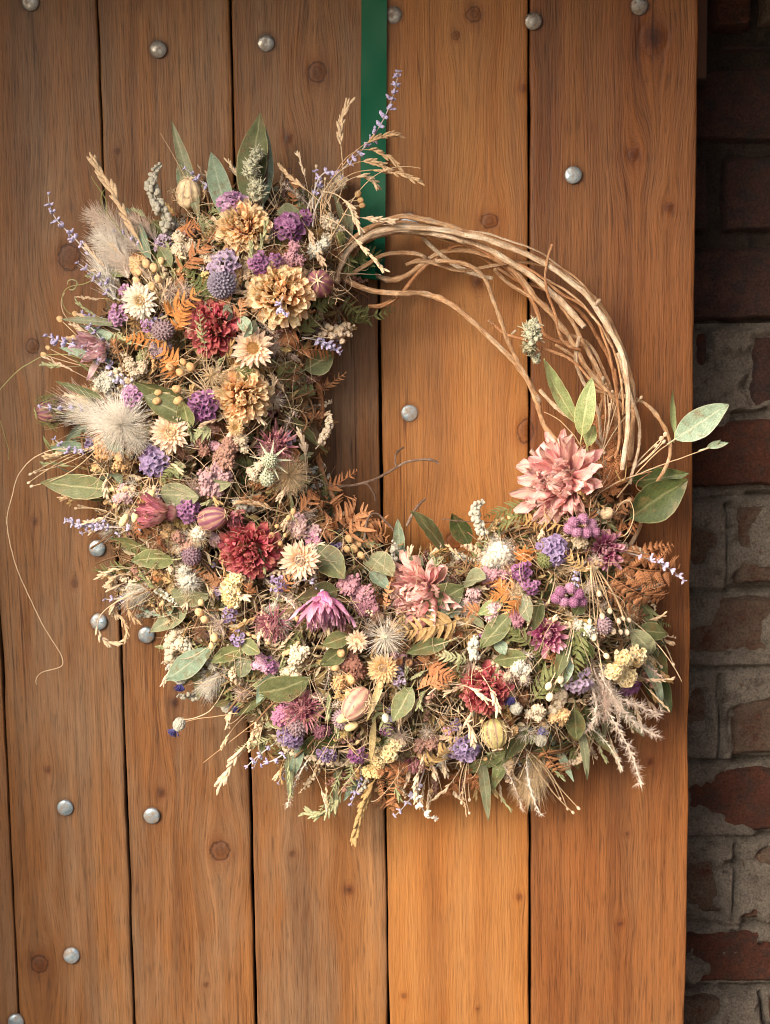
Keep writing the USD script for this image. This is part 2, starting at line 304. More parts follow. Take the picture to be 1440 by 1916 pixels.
bits_mat('pink_grain', (0.46, 0.22, 0.33), (0.58, 0.34, 0.44), (0.36, 0.14, 0.24))
bits_mat('magenta_ball', (0.34, 0.15, 0.26), (0.45, 0.24, 0.35), (0.27, 0.1, 0.2))
bits_mat('cream_grain', (0.5, 0.4, 0.27), (0.64, 0.55, 0.42), (0.38, 0.28, 0.18))
bits_mat('grey_grain', (0.42, 0.4, 0.33), (0.56, 0.54, 0.46), (0.3, 0.28, 0.22))
bits_mat('yellow_grain', (0.62, 0.46, 0.18), (0.7, 0.55, 0.28), (0.5, 0.36, 0.12))
bits_mat('white_fluff', (0.86, 0.82, 0.74), (0.9, 0.87, 0.82), (0.78, 0.73, 0.62), trans=0.5)
bits_mat('buff_fluff', (0.74, 0.6, 0.4), (0.82, 0.7, 0.5), (0.62, 0.48, 0.3), trans=0.5)
bits_mat('pink_fluff', (0.78, 0.68, 0.6), (0.86, 0.78, 0.7), (0.66, 0.5, 0.42), trans=0.5)
bits_mat('rust_fluff', (0.4, 0.2, 0.12), (0.56, 0.34, 0.24), (0.3, 0.14, 0.08), trans=0.3)
bits_mat('thistle_blue', (0.22, 0.19, 0.25), (0.36, 0.32, 0.38), (0.16, 0.14, 0.18))
bits_mat('thistle_purple', (0.22, 0.14, 0.17), (0.34, 0.25, 0.27), (0.16, 0.1, 0.11))
bits_mat('thistle_green', (0.4, 0.42, 0.3), (0.52, 0.54, 0.4), (0.3, 0.33, 0.22))
bits_mat('cornflower', (0.08, 0.07, 0.24), (0.16, 0.15, 0.36), (0.34, 0.33, 0.5))
bits_mat('seed_tan', (0.6, 0.38, 0.18), (0.7, 0.48, 0.26), (0.5, 0.28, 0.12))
bits_mat('seed_cream', (0.64, 0.5, 0.24), (0.7, 0.58, 0.34))
bits_mat('lichen_grey', (0.42, 0.42, 0.3), (0.56, 0.56, 0.42), (0.3, 0.28, 0.18))
bits_mat('tangle', (0.12, 0.06, 0.03), (0.24, 0.14, 0.07), (0.36, 0.24, 0.12), (0.2, 0.19, 0.08), (0.5, 0.38, 0.22), trans=0.0)
bits_mat('litter_mix', (0.27, 0.17, 0.085), (0.36, 0.18, 0.075), (0.22, 0.22, 0.1), (0.44, 0.34, 0.2), (0.19, 0.1, 0.055), (0.33, 0.33, 0.18), trans=0.2)
bits_mat('litter_pale', (0.52, 0.38, 0.22), (0.4, 0.17, 0.1), (0.66, 0.55, 0.4), (0.28, 0.31, 0.14), (0.5, 0.26, 0.25), (0.3, 0.33, 0.17), trans=0.25)
bits_mat('wisp_mix', (0.6, 0.46, 0.3), (0.74, 0.68, 0.58), (0.3, 0.34, 0.16), (0.52, 0.26, 0.13), (0.66, 0.5, 0.46), (0.36, 0.38, 0.2), trans=0.2)
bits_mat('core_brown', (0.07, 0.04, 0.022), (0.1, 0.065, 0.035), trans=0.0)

def vine_mat(name, ca, cb, cc):
    usdkit.material(stage, L_ + name, {
        'tc': ('texture_coordinate', {}), 'map': ('mapping', {'scale': (7, 26, 1)}), 'g': ('geometry', {}), 'oi': ('object_info', {}),
        'n': ('noise_texture', {'scale': 60.0, 'detail': 4.0, 'roughness': 0.65}), 'n2': ('noise_texture', {'scale': 1.0, 'detail': 4.0, 'roughness': 0.7}),
        'n3': ('noise_texture', {'scale': 420.0, 'detail': 5.0, 'roughness': 0.7}),
        'r': ('rgb_ramp', {'ramp': [(0.3, ca), (0.5, cb), (0.7, cc)]}), 'v': ('map_range', {'from_min': 0.3, 'from_max': 0.7, 'to_min': 0.42, 'to_max': 1.4}),
        'v2': ('map_range', {'from_min': 0, 'from_max': 1, 'to_min': 0.8, 'to_max': 1.15}), 'm': ('math', {'math_type': 'multiply'}),
        'hsv': ('hsv', {'fac': 1.0}), 'ad': ('math', {'math_type': 'add'}), 'b': ('bump', {'strength': 1.0, 'distance': 0.0016}), 'p': ('principled_bsdf', {'roughness': 0.72, 'specular_ior_level': 0.3})},
        [('g.position', 'n.vector'), ('g.position', 'n3.vector'), ('tc.UV', 'map.vector'), ('map.vector', 'n2.vector'), ('n.fac', 'r.fac'), ('n2.fac', 'v.value'), ('oi.random', 'v2.value'),
         ('v.result', 'm.value1'), ('v2.result', 'm.value2'), ('m.value', 'hsv.value'), ('r.color', 'hsv.color'), ('n2.fac', 'ad.value1'), ('n3.fac', 'ad.value2'), ('ad.value', 'b.height'), ('b.normal', 'p.normal'), ('hsv.color', 'p.base_color')], surface='p.BSDF')
vine_mat('vine_tan', (0.36, 0.18, 0.085), (0.5, 0.3, 0.16), (0.58, 0.43, 0.29))
vine_mat('vine_pale', (0.4, 0.25, 0.15), (0.54, 0.4, 0.27), (0.66, 0.55, 0.42))
vine_mat('vine_rust', (0.32, 0.13, 0.05), (0.45, 0.22, 0.1), (0.52, 0.32, 0.18))
vine_mat('twig_bark', (0.12, 0.07, 0.045), (0.22, 0.14, 0.1), (0.38, 0.3, 0.24))

# ---------------------------------------------------------------- the gate
def wood_mat(name, dark, mid, light, grey, pore=0.55, greyness=0.5, ring=0.21):
    usdkit.material(stage, L_ + name, {
        'tc': ('texture_coordinate', {}), 'at': ('attribute', {'attribute': 'knot'}), 'g': ('geometry', {}),
        'm1': ('mapping', {'scale': (30, 1.6, 1)}), 'n1': ('noise_texture', {'detail': 4.0, 'roughness': 0.55, 'scale': 1.0, 'distortion': 0.15}),
        'r1': ('rgb_ramp', {'ramp': [(0.28, dark), (0.5, mid), (0.74, light)]}),
        'm2': ('mapping', {'scale': (240, 5, 1)}), 'n2': ('noise_texture', {'detail': 5.0, 'roughness': 0.62, 'scale': 1.0}),
        'v2': ('map_range', {'from_min': 0.3, 'from_max': 0.72, 'to_min': 1 - ring * 1.3, 'to_max': 1 + ring}),
        'm3': ('mapping', {'scale': (620, 34, 1)}), 'n3': ('noise_texture', {'detail': 2.0, 'roughness': 0.6, 'scale': 1.0}),
        'r3': ('rgb_ramp', {'ramp': [(0.3, (pore, pore, pore)), (0.46, (1, 1, 1)), (0.6, (1, 1, 1)), (0.72, (1.22, 1.2, 1.16))]}),
        'm4': ('mapping', {'scale': (16, 2.6, 1)}), 'n4': ('noise_texture', {'detail': 5.0, 'roughness': 0.7, 'scale': 1.0}),
        'r4': ('rgb_ramp', {'ramp': [(0.42, (0, 0, 0)), (0.66, (greyness,) * 3)]}), 'gx': ('mix_color', {'b': grey}),
        'm5': ('mapping', {'scale': (2600, 700, 1)}), 'n5': ('noise_texture', {'detail': 2.0, 'scale': 1.0}), 'v5': ('map_range', {'from_min': 0.3, 'from_max': 0.7, 'to_min': 0.8, 'to_max': 1.2}),
        'at2': ('attribute', {'attribute': 'knotstyle'}), 'kb': ('rgb_ramp', {'ramp': [(0.0, (0.16, 0.1, 0.08)), (0.12, (0.3, 0.2, 0.16)), (0.22, (0.55, 0.42, 0.36)), (0.3, (0.75, 0.66, 0.6)), (0.5, (0.9, 0.84, 0.8)), (0.9, (1, 1, 1))]}), 'km': ('mix_color', {}),
        'kn': ('noise_texture', {'scale': 190.0, 'detail': 5.0, 'roughness': 0.65}), 'kd': ('math', {'math_type': 'multiply_add', 'value2': 0.8}), 'ka': ('math', {'math_type': 'subtract', 'value2': 0.4}),
        'kw': ('math', {'math_type': 'multiply', 'value2': 22.0}), 'ks': ('math', {'math_type': 'sine'}), 'kv': ('map_range', {'from_min': -1, 'from_max': 1, 'to_min': 0.8, 'to_max': 1.1}),
        'sc': ('math', {'math_type': 'multiply', 'value2': 0.333}),
        'kr': ('rgb_ramp', {'ramp': [(0.0, (0.5, 0.38, 0.3)), (0.1, (0.62, 0.5, 0.42)), (0.16, (0.48, 0.38, 0.32)), (0.24, (0.68, 0.56, 0.48)), (0.295, (0.6, 0.48, 0.4)), (0.325, (0.16, 0.11, 0.09)), (0.35, (0.4, 0.3, 0.25)), (0.39, (0.78, 0.7, 0.64)), (0.55, (0.92, 0.86, 0.82)), (0.9, (1, 1, 1))]}),
        'x1': ('math', {'math_type': 'multiply'}), 'x2': ('math', {'math_type': 'multiply'}), 'hsv': ('hsv', {'fac': 1.0}),
        'm6': ('mapping', {'scale': (105, 1.1, 1)}), 'n6': ('noise_texture', {'detail': 3.0, 'scale': 1.0, 'roughness': 0.5}), 'r6': ('rgb_ramp', {'ramp': [(0.488, (1, 1, 1)), (0.497, (0.42, 0.36, 0.32)), (0.503, (0.42, 0.36, 0.32)), (0.512, (1, 1, 1))]}),
        'm7': ('mapping', {'scale': (9, 3.2, 1)}), 'n7': ('noise_texture', {'detail': 3.0, 'scale': 1.0}), 'r7': ('rgb_ramp', {'ramp': [(0.5, (0, 0, 0)), (0.62, (1, 1, 1))]}), 'x6': ('mix_color', {'blend_type': 'multiply'}),
        'at3': ('attribute', {'attribute': 'stain_and_shade'}), 'x7': ('mix_color', {'blend_type': 'multiply', 'b': (0.4, 0.32, 0.28)}), 'x3': ('mix_color', {'blend_type': 'multiply', 'fac': 1.0}), 'x4': ('mix_color', {'blend_type': 'multiply', 'fac': 1.0}),
        'bh': ('math', {'math_type': 'add'}), 'bh2': ('math', {'math_type': 'multiply_add', 'value2': 0.6}),
        'b': ('bump', {'strength': 0.8, 'distance': 0.0009}), 'p': ('principled_bsdf', {'roughness': 0.55, 'specular_ior_level': 0.3})},
        [('tc.UV', m + '.vector') for m in ('m1', 'm2', 'm3', 'm4', 'm5', 'm6', 'm7')] + [(f'm{i}.vector', f'n{i}.vector') for i in (1, 2, 3, 4, 5, 6, 7)] +
        [('n1.fac', 'r1.fac'), ('n2.fac', 'v2.value'), ('n3.fac', 'r3.fac'), ('n4.fac', 'r4.fac'), ('r4.color', 'gx.fac'), ('r1.color', 'gx.a'), ('n5.fac', 'v5.value'),
         ('g.position', 'kn.vector'), ('kn.fac', 'kd.value1'), ('at.fac', 'ka.value1'), ('ka.value', 'kd.value3'), ('kd.value', 'sc.value1'), ('sc.value', 'kr.fac'), ('sc.value', 'kb.fac'), ('at2.fac', 'km.fac'), ('kr.color', 'km.a'), ('kb.color', 'km.b'),
         ('v2.result', 'x1.value1'), ('v5.result', 'x1.value2'), ('x1.value', 'hsv.value'), ('gx.result', 'hsv.color'), ('hsv.color', 'x3.a'), ('r3.color', 'x3.b'), ('x3.result', 'x4.a'), ('km.result', 'x4.b'), ('n6.fac', 'r6.fac'), ('n7.fac', 'r7.fac'), ('r7.color', 'x6.fac'), ('x4.result', 'x6.a'), ('r6.color', 'x6.b'), ('at3.fac', 'x7.fac'), ('x6.result', 'x7.a'),
         ('n2.fac', 'bh2.value1'), ('n3.fac', 'bh2.value3'), ('bh2.value', 'b.height'), ('b.normal', 'p.normal'), ('x7.result', 'p.base_color')], surface='p.BSDF')

wood_mat('wood_brown', (0.08, 0.03, 0.0085), (0.168, 0.067, 0.0185), (0.235, 0.105, 0.033), (0.19, 0.118, 0.066), greyness=0.72)
wood_mat('wood_warm', (0.082, 0.029, 0.0078), (0.17, 0.064, 0.017), (0.24, 0.104, 0.032), (0.175, 0.105, 0.056), greyness=0.65)
wood_mat('wood_honey', (0.1726, 0.0609, 0.0132), (0.2519, 0.0974, 0.0226), (0.3078, 0.1348, 0.0365), (0.2519, 0.1305, 0.0512), pore=0.75, greyness=0.45, ring=0.14)
wood_mat('wood_red', (0.0840, 0.0261, 0.0065), (0.1586, 0.0548, 0.0138), (0.2192, 0.0844, 0.0234), (0.1679, 0.0853, 0.0351), greyness=0.45)
usdkit.material(stage, L_ + 'wood_shadow', {'p': ('principled_bsdf', {'base_color': (0.03, 0.018, 0.01), 'roughness': 0.9})}, surface='p.BSDF')

KNOTS = [  # picture x, y, radius across, stretch
    (130, 482, 19, 1.25), (61, 648, 12, 1.1), (219, 283, 5, 1), (267, 417, 7, 1.2), (539, 260, 9, 1), (593, 136, 16, 1.1), (412, 1592, 18, 1.0), (326, 1314, 10, 1.1), (302, 1483, 9, 1),
    (547, 1596, 6, 1), (653, 1664, 9, 1), (74, 1803, 16, 1.1), (89, 1440, 6, 1), (385, 1842, 5, 1), (140, 1092, 6, 1.2), (65, 975, 6, 1.2), (886, 28, 13, 1), (852, 68, 7, 1), (915, 414, 16, 0.8), (893, 528, 11, 1.1),
    (983, 806, 15, 1.4), (971, 1677, 6, 1), (893, 1886, 4, 1), (755, 1862, 5, 1), (1184, 290, 11, 1), (1250, 388, 9, 0.9), (1222, 70, 26, 1.2), (1173, 1561, 5, 1), (1160, 1728, 6, 1), (978, 166, 8, 0.9), (850, 1010, 16, 1.0), (1215, 1425, 9, 1), (665, 415, 8, 1.3), (1120, 760, 7, 1)]
KW = [(*at(x, y)[[0, 2]], r * px(), s) for x, y, r, s in KNOTS]
EDGES = [-0.505, -0.3645, -0.2515, -0.1325, -0.0030, 0.1350, 0.2879]
GAP = 0.0019
Z0, Z1 = -0.60, 0.58

BOLTS = [(57, 5, 1), (296, 93, 1), (498, 81, 1), (736, 29, 1), (997, 40, 1), (1196, 12, 1), (1072, 328, 0), (766, 773, 0), (182, 1026, 0), (185, 1163, 0), (274, 1188, 0), (122, 1511, 0), (284, 1526, 0), (134, 1787, 0), (30, 1911, 0), (765, 415, 0)]
BW = [(*at(x, y)[[0, 2]], w) for x, y, w in BOLTS]
gate = thing('wooden_gate', (0, 0.0, Z0), 'broad wooden gate of upright brown planks studded with domed bolts behind the dried wreath', 'gate')
def plank(x0, x1, mat, seed, proud=0.0):
    g = np.random.default_rng(seed)
    nx, nz = int((x1 - x0) / 0.0021), 340
    inner = np.linspace(x0 + 0.0034, x1 - 0.0034, nx)
    cols = np.r_[x0, x0, x0 + 0.0007, x0 + 0.0018, inner, x1 - 0.0018, x1 - 0.0007, x1, x1]
    deep = np.r_[0.044, 0.002, 0.0007, 0.0002, np.zeros(nx), 0.0002, 0.0007, 0.002, 0.044] - proud
    z = np.linspace(Z0, Z1, nz)
    X = np.broadcast_to(cols, (nz, len(cols))).copy(); Zz = np.broadcast_to(z[:, None], X.shape)
    wob = (meshkit.fbm(np.stack([z * 14, 0 * z + seed, 0 * z], -1), 5) - 0.5) * 0.0026
    wob2 = (meshkit.fbm(np.stack([z * 14, 0 * z + seed + 40, 0 * z], -1), 5) - 0.5) * 0.0026
    f = (X - x0) / (x1 - x0); X = X + wob[:, None] * (1 - f) + wob2[:, None] * f
    Y = np.broadcast_to(deep, X.shape).copy()
    face = np.r_[np.zeros(4), np.ones(nx), np.zeros(4)]
    Y = Y + face * (meshkit.fbm(np.stack([X * 30, Zz * 4, 0 * X + seed], -1), 3) - 0.5) * 0.0016
    U = X + seed * 3.1 + 0.008 * (meshkit.fbm(np.stack([X * 7, Zz * 1.7, 0 * X + seed], -1), 2) - 0.5); kd = np.full(X.shape, 3.0); ks = np.zeros(X.shape)
    for xk, zk, r, s in KW:
        if x0 - 0.01 < xk < x1 + 0.01:
            dx, dz = X - xk, (Zz - zk) / s
            U = U - dx * 0.8 * np.exp(-(dx / (2.9 * r)) ** 2 - (dz / (6.5 * r)) ** 2)
            d = np.hypot(dx, dz) / r
            ks = np.where(d < kd, 0.1 if r > 0.0058 and r < 0.0105 else 0.2 + 0.8 * ((xk * 977 + zk * 313) % 1), ks); kd = np.minimum(kd, d)
            Y = Y + face * (0.0009 * np.exp(-((d - 1.0) / 0.12) ** 2) - 0.0005 * np.exp(-(d / 0.7) ** 2))
    st = np.zeros(X.shape)
    for xb, zb, wn in BW:
        if x0 - 0.02 < xb < x1 + 0.02:
            dx, dz = X - xb, zb - Zz
            st = np.maximum(st, 0.85 * np.exp(-(np.hypot(dx, dz) / 0.0098) ** 6)); dd = np.clip(dz, 0, 1)  # dark ring round each bolt foot: contact shade painted into the wood colour
            st = np.maximum(st, (0.75 if wn else 0.35) * np.exp(-(dx / (0.0035 + 0.05 * dd)) ** 2) * np.exp(-dd / (0.03 if wn else 0.016)) * (dz > 0) * (0.5 + meshkit.fbm(np.stack([X * 400, Zz * 20, 0 * X], -1), 2)))
    st = np.clip(np.maximum(st, 0.5 * np.exp(-np.minimum(X - x0, x1 - X) / 0.004) * np.clip(meshkit.fbm(np.stack([X * 20, Zz * 8, 0 * X + seed], -1), 3, 3) * 2 - .6, 0, 1)), 0, 1)  # planks darker towards their long edges, broken up by noise
    V = np.stack([X, Y, Zz], -1).reshape(-1, 3)
    k = len(cols)
    F = grid_faces(nz, k, True)
    UV = np.stack([U, Zz + seed * 0.37], -1).reshape(-1, 2)
    p = obj(gate, 'plank', (V, F, UV), mat)
    UsdGeom.PrimvarsAPI(stage.GetPrimAtPath(p)).CreatePrimvar('knot', Sdf.ValueTypeNames.FloatArray, 'vertex').Set(Vt.FloatArray.FromNumpy(kd.reshape(-1).astype(np.float32)))
    UsdGeom.PrimvarsAPI(stage.GetPrimAtPath(p)).CreatePrimvar('stain_and_shade', Sdf.ValueTypeNames.FloatArray, 'vertex').Set(Vt.FloatArray.FromNumpy(st.reshape(-1).astype(np.float32)))
    UsdGeom.PrimvarsAPI(stage.GetPrimAtPath(p)).CreatePrimvar('knotstyle', Sdf.ValueTypeNames.FloatArray, 'vertex').Set(Vt.FloatArray.FromNumpy(ks.reshape(-1).astype(np.float32)))
    return p
PL = []
for i, (m, pr) in enumerate([('wood_warm', 0.0), ('wood_brown', 0.0005), ('wood_brown', 0.0), ('wood_brown', 0.001), ('wood_honey', 0.002), ('wood_red', 0.0)]):
    PL.append(plank(EDGES[i] + GAP / 2, EDGES[i + 1] - GAP / 2, m, i + 1, pr))
keys(stage.GetPrimAtPath(PL[4]), label='smooth honey coloured plank right of the green ribbon')
keys(stage.GetPrimAtPath(PL[5]), label='broad reddish plank at the right edge beside the brick wall')
def box(x0, x1, y0, y1, z0, z1):
    b = trimesh.creation.box((x1 - x0, y1 - y0, z1 - z0)); b.apply_translation(((x0 + x1) / 2, (y0 + y1) / 2, (z0 + z1) / 2))
    return np.array(b.vertices), np.array(b.faces), np.zeros((len(b.vertices), 2))
obj(gate, 'backing_board', box(EDGES[0], EDGES[-1] - 0.012, 0.0445, 0.07, Z0, Z1), 'wood_shadow', smooth=False)  # near-black colour stands in for the shade inside the plank gaps

def metal_mat(name, c, rust, amt):
    usdkit.material(stage, L_ + name, {
        'g': ('geometry', {}), 'n': ('noise_texture', {'scale': 170.0, 'detail': 5.0, 'roughness': 0.65}), 'r': ('rgb_ramp', {'ramp': [(0.5 - amt, c), (0.72 - amt * .5, rust)]}),
        'r2': ('rgb_ramp', {'ramp': [(0.45 - amt, (0.32,) * 3), (0.7 - amt * .5, (0.7,) * 3)]}), 'rm': ('rgb_ramp', {'ramp': [(0.5 - amt, (0.9,) * 3), (0.75 - amt * .5, (0.25,) * 3)]}),
        'n2': ('noise_texture', {'scale': 700.0, 'detail': 3.0}), 'b': ('bump', {'strength': 0.25, 'distance': 0.0005}), 'p': ('principled_bsdf', {})},
        [('g.position', 'n.vector'), ('g.position', 'n2.vector'), ('n.fac', 'r.fac'), ('n.fac', 'r2.fac'), ('n.fac', 'rm.fac'), ('n2.fac', 'b.height'), ('b.normal', 'p.normal'),
         ('r.color', 'p.base_color'), ('r2.color', 'p.roughness'), ('rm.color', 'p.metallic')], surface='p.BSDF')
metal_mat('zinc', (0.31, 0.4, 0.46), (0.24, 0.17, 0.11), 0.1)
metal_mat('worn_zinc', (0.26, 0.25, 0.23), (0.14, 0.09, 0.06), 0.1)
for k, (x, y, worn) in enumerate(BOLTS):
    c = at(x, y, 0.001); R = 15.8 * px(); h = 4.8 * px()
    a = np.linspace(0, np.pi / 2, 10)
    prof = np.r_[[[R * 0.97, -0.002]], np.stack([R * np.cos(a) ** 0.8, h * np.sin(a) + 0.0004], 1)]
    m = revolve(prof, 28); m = (m[0] * [1, 1, 1] + np.stack([0 * m[0][:, 0], 0 * m[0][:, 0], (meshkit.fbm(m[0] * 260 + k * 9, 3) - 0.5) * 0.0013], 1), m[1], m[2])
    A = np.stack([[1, 0, 0], [0, 0, 1], [0, -1, 0]], 1).astype(float) @ rotz(0); tl = np.random.default_rng(k + 50).normal(size=2) * .05; A = A @ np.array([[1, 0, tl[0]], [0, 1, tl[1]], [-tl[0], -tl[1], 1]])      # local z points out of the gate
    b = obj(gate, 'bolt_head', put(m, A, c), 'worn_zinc' if worn else 'zinc')
    if worn and k:                                                        # small worn raised marks round the dome
        g = np.random.default_rng(k); ms = []
        for q in range(3):
            t = 0.55 + 0.02 * q; yq = (-0.25 - 0.17 * q) * R if k < 3 else (0.45 - 0.5 * q) * R
            xs = np.linspace(0.4, 0.75, 5) * R * (1 if k < 4 else g.choice([-1, 1]))
            pts = np.stack([xs, yq + 0.05 * R * np.sin(np.arange(5)), 0 * xs], 1)
            rr = np.hypot(pts[:, 0], pts[:, 1]) / R; pts[:, 2] = h * np.sqrt(np.clip(1 - rr ** 2.5, 0, 1)) + 0.0003
            ms.append(tube(pts, 0.00028, 0.0002, 5, 8))
        for q in range(4):
            an = 2.3 + 0.28 * q; pts = np.array([[math.cos(an) * R * s, math.sin(an) * R * s, h * math.sqrt(1 - s ** 2.5) + 0.0003] for s in (0.62, 0.7, 0.78)])
            ms.append(tube(pts, 0.00026, None, 5, 5))
        obj(b, 'raised_mark', put(join(ms), A, c), 'worn_zinc')
# ---------------------------------------------------------------- brick wall behind the gate's right edge
def brick_mat(name, ca, cb, soot, amt):
    usdkit.material(stage, L_ + name, {
        'g': ('geometry', {}), 'n': ('noise_texture', {'scale': 28.0, 'detail': 6.0, 'roughness': 0.65}), 'n2': ('noise_texture', {'scale': 420.0, 'detail': 4.0, 'roughness': 0.7}), 'n3': ('noise_texture', {'scale': 60.0, 'detail': 6.0, 'roughness': 0.7}),
        'r': ('rgb_ramp', {'ramp': [(0.3, ca), (0.7, cb)]}), 's': ('rgb_ramp', {'ramp': [(0.5 - amt, (0, 0, 0)), (0.66 - amt, (0.9, 0.9, 0.9))]}), 'mx': ('mix_color', {'b': soot}),
        'v': ('map_range', {'from_min': 0.3, 'from_max': 0.7, 'to_min': 0.5, 'to_max': 1.5}), 'hsv': ('hsv', {'fac': 1.0}), 'n4': ('noise_texture', {'scale': 1500.0, 'detail': 3.0, 'roughness': 0.8}), 'ad': ('math', {'math_type': 'multiply_add', 'value2': 0.5}), 'b': ('bump', {'strength': 1.0, 'distance': 0.004}), 'p': ('principled_bsdf', {'roughness': 0.9, 'specular_ior_level': 0.2})},
        [('g.position', 'n.vector'), ('g.position', 'n2.vector'), ('g.position', 'n3.vector'), ('n.fac', 'r.fac'), ('n3.fac', 's.fac'), ('s.color', 'mx.fac'), ('r.color', 'mx.a'), ('n2.fac', 'v.value'), ('v.result', 'hsv.value'), ('mx.result', 'hsv.color'),
         ('hsv.color', 'p.base_color'), ('g.position', 'n4.vector'), ('n4.fac', 'ad.value1'), ('n2.fac', 'ad.value3'), ('ad.value', 'b.height'), ('b.normal', 'p.normal')], surface='p.BSDF')
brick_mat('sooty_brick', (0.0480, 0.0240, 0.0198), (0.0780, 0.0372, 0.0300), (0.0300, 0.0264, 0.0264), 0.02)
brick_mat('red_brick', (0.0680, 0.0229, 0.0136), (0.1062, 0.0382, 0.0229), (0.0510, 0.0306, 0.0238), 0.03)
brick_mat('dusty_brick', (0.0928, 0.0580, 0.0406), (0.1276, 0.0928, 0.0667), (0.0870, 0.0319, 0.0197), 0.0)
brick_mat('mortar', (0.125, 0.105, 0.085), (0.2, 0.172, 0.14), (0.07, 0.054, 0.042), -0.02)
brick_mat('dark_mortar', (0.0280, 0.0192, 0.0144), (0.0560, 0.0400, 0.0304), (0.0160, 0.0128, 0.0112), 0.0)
wall = thing('brick_wall', (0.4, 0.1, -0.6), 'dark old red brick wall with smeared grey mortar right of the wooden gate', 'wall')
WD = -0.105     # the wall's face stands this far behind the gate's face
def brick(x0, y0, x1, y1, mat, proud=0.0, seed=0):
    a, b = at(x0, y1, WD), at(x1, y0, WD)
    nx, nz = max(4, int((b[0] - a[0]) / 0.004)), max(4, int((b[2] - a[2]) / 0.004))
    u, w = np.meshgrid(np.linspace(0, 1, nx), np.linspace(0, 1, nz))
    X = a[0] + (b[0] - a[0]) * u; Z = a[2] + (b[2] - a[2]) * w
    e = np.minimum(np.minimum(u * (b[0] - a[0]), (1 - u) * (b[0] - a[0])), np.minimum(w * (b[2] - a[2]), (1 - w) * (b[2] - a[2])))
    Y = -WD - proud + 0.022 * (1 - np.clip(e / 0.006, 0, 1)) ** 2.0
    n = np.stack([X * 40, Z * 40, 0 * X + seed], -1)
    Y = Y + (meshkit.fbm(n, 4, seed) - 0.5) * 0.007 + np.clip(meshkit.fbm(n * 2.1 + 7, 3, seed) - 0.62, 0, 1) * 0.03
    X = X + (meshkit.fbm(n + 3, 3, seed) - 0.5) * 0.006; Z = Z + (meshkit.fbm(n + 9, 3, seed) - 0.5) * 0.006
    V = np.stack([X, Y, Z], -1).reshape(-1, 3)
    obj(wall, 'brick', (V, grid_faces(nz, nx), np.stack([u, w], -1).reshape(-1, 2)), mat)
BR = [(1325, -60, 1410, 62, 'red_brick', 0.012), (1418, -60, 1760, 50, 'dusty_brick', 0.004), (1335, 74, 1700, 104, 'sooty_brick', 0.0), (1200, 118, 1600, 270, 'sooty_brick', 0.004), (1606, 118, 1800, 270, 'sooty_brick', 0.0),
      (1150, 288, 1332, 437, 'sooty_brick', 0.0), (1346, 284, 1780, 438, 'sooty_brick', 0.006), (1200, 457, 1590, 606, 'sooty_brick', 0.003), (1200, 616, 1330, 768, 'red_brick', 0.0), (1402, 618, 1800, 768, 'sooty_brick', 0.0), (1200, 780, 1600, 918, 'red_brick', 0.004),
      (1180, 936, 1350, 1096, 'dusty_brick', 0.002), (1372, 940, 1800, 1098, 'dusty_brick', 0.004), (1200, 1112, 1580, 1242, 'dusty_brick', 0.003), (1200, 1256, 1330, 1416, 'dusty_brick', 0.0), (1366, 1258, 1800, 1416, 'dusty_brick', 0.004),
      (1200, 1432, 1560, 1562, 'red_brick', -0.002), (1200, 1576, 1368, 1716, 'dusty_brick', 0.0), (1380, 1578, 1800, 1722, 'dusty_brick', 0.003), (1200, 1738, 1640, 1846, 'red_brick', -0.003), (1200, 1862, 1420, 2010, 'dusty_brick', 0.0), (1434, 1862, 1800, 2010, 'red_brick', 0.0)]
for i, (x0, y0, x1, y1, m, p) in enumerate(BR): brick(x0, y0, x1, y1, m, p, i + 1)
xs, zs = np.meshgrid(np.linspace(0.2, 0.62, 170), np.linspace(-0.62, 0.6, 480))
pa = np.stack([xs * 22, zs * 22, 0 * xs + 3], -1)
fine = meshkit.fbm(pa * 3, 5, 4) - 0.5; coarse = meshkit.fbm(pa, 4, 9)
yy = np.interp(zs, [at(1380, v, WD)[2] for v in (1916, 1760, 1570, 1240, 1110, 930, 905, 770, 760, 620, 600, 300)], [0.6, 0.55, 0.75, 0.92, 0.95, 0.85, 0.4, 0.25, 0.85, 0.8, 0.05, 0.0])
cover = np.clip((coarse - (0.78 - yy * 0.5)) * 7, 0, 1)
for (qx, qy, rx, ry) in [(1390, 1505, 46, 36), (1335, 1775, 60, 38), (1410, 1385, 26, 20), (1430, 700, 50, 60), (1330, 840, 200, 48), (1330, 1195, 60, 26)]:
    q = at(qx, qy, WD); s = px(WD); cover *= 1 - np.exp(-(((xs - q[0]) / (rx * s)) ** 2 + ((zs - q[2]) / (ry * s)) ** 2) ** 2 * 1.2 + fine * 1.6 + (coarse - .5) * .8).clip(0, 1)
for (qx, y0, y1) in [(1360, 940, 1096), (1344, 1258, 1418), (1374, 1578, 1718), (1428, 1862, 2000)] + [(None, v, 0) for v in (928, 1104, 1249, 1424, 1569, 1730, 1854)]:
    wob = (meshkit.fbm(pa * 1.3, 3, 2) - 0.5) * 0.008
    if qx: seam = np.exp(-((xs - at(qx, y0, WD)[0] + wob) / 0.0022) ** 2) * ((zs < at(qx, y0, WD)[2]) & (zs > at(qx, y1, WD)[2]))
    else: seam = np.exp(-((zs - at(1380, y0, WD)[2] + wob) / 0.003) ** 2)
    cover = cover - 0.75 * seam * (0.4 + 1.2 * meshkit.fbm(pa * 0.8, 2, 31))
ys = -WD + 0.009 - cover * 0.0165 + fine * 0.009 + (coarse - 0.5) * 0.006
mv = np.stack([xs, ys, zs], -1).reshape(-1, 3)
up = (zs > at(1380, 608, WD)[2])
fm = grid_faces(480, 170); isup = up.reshape(-1)[fm].all(1)
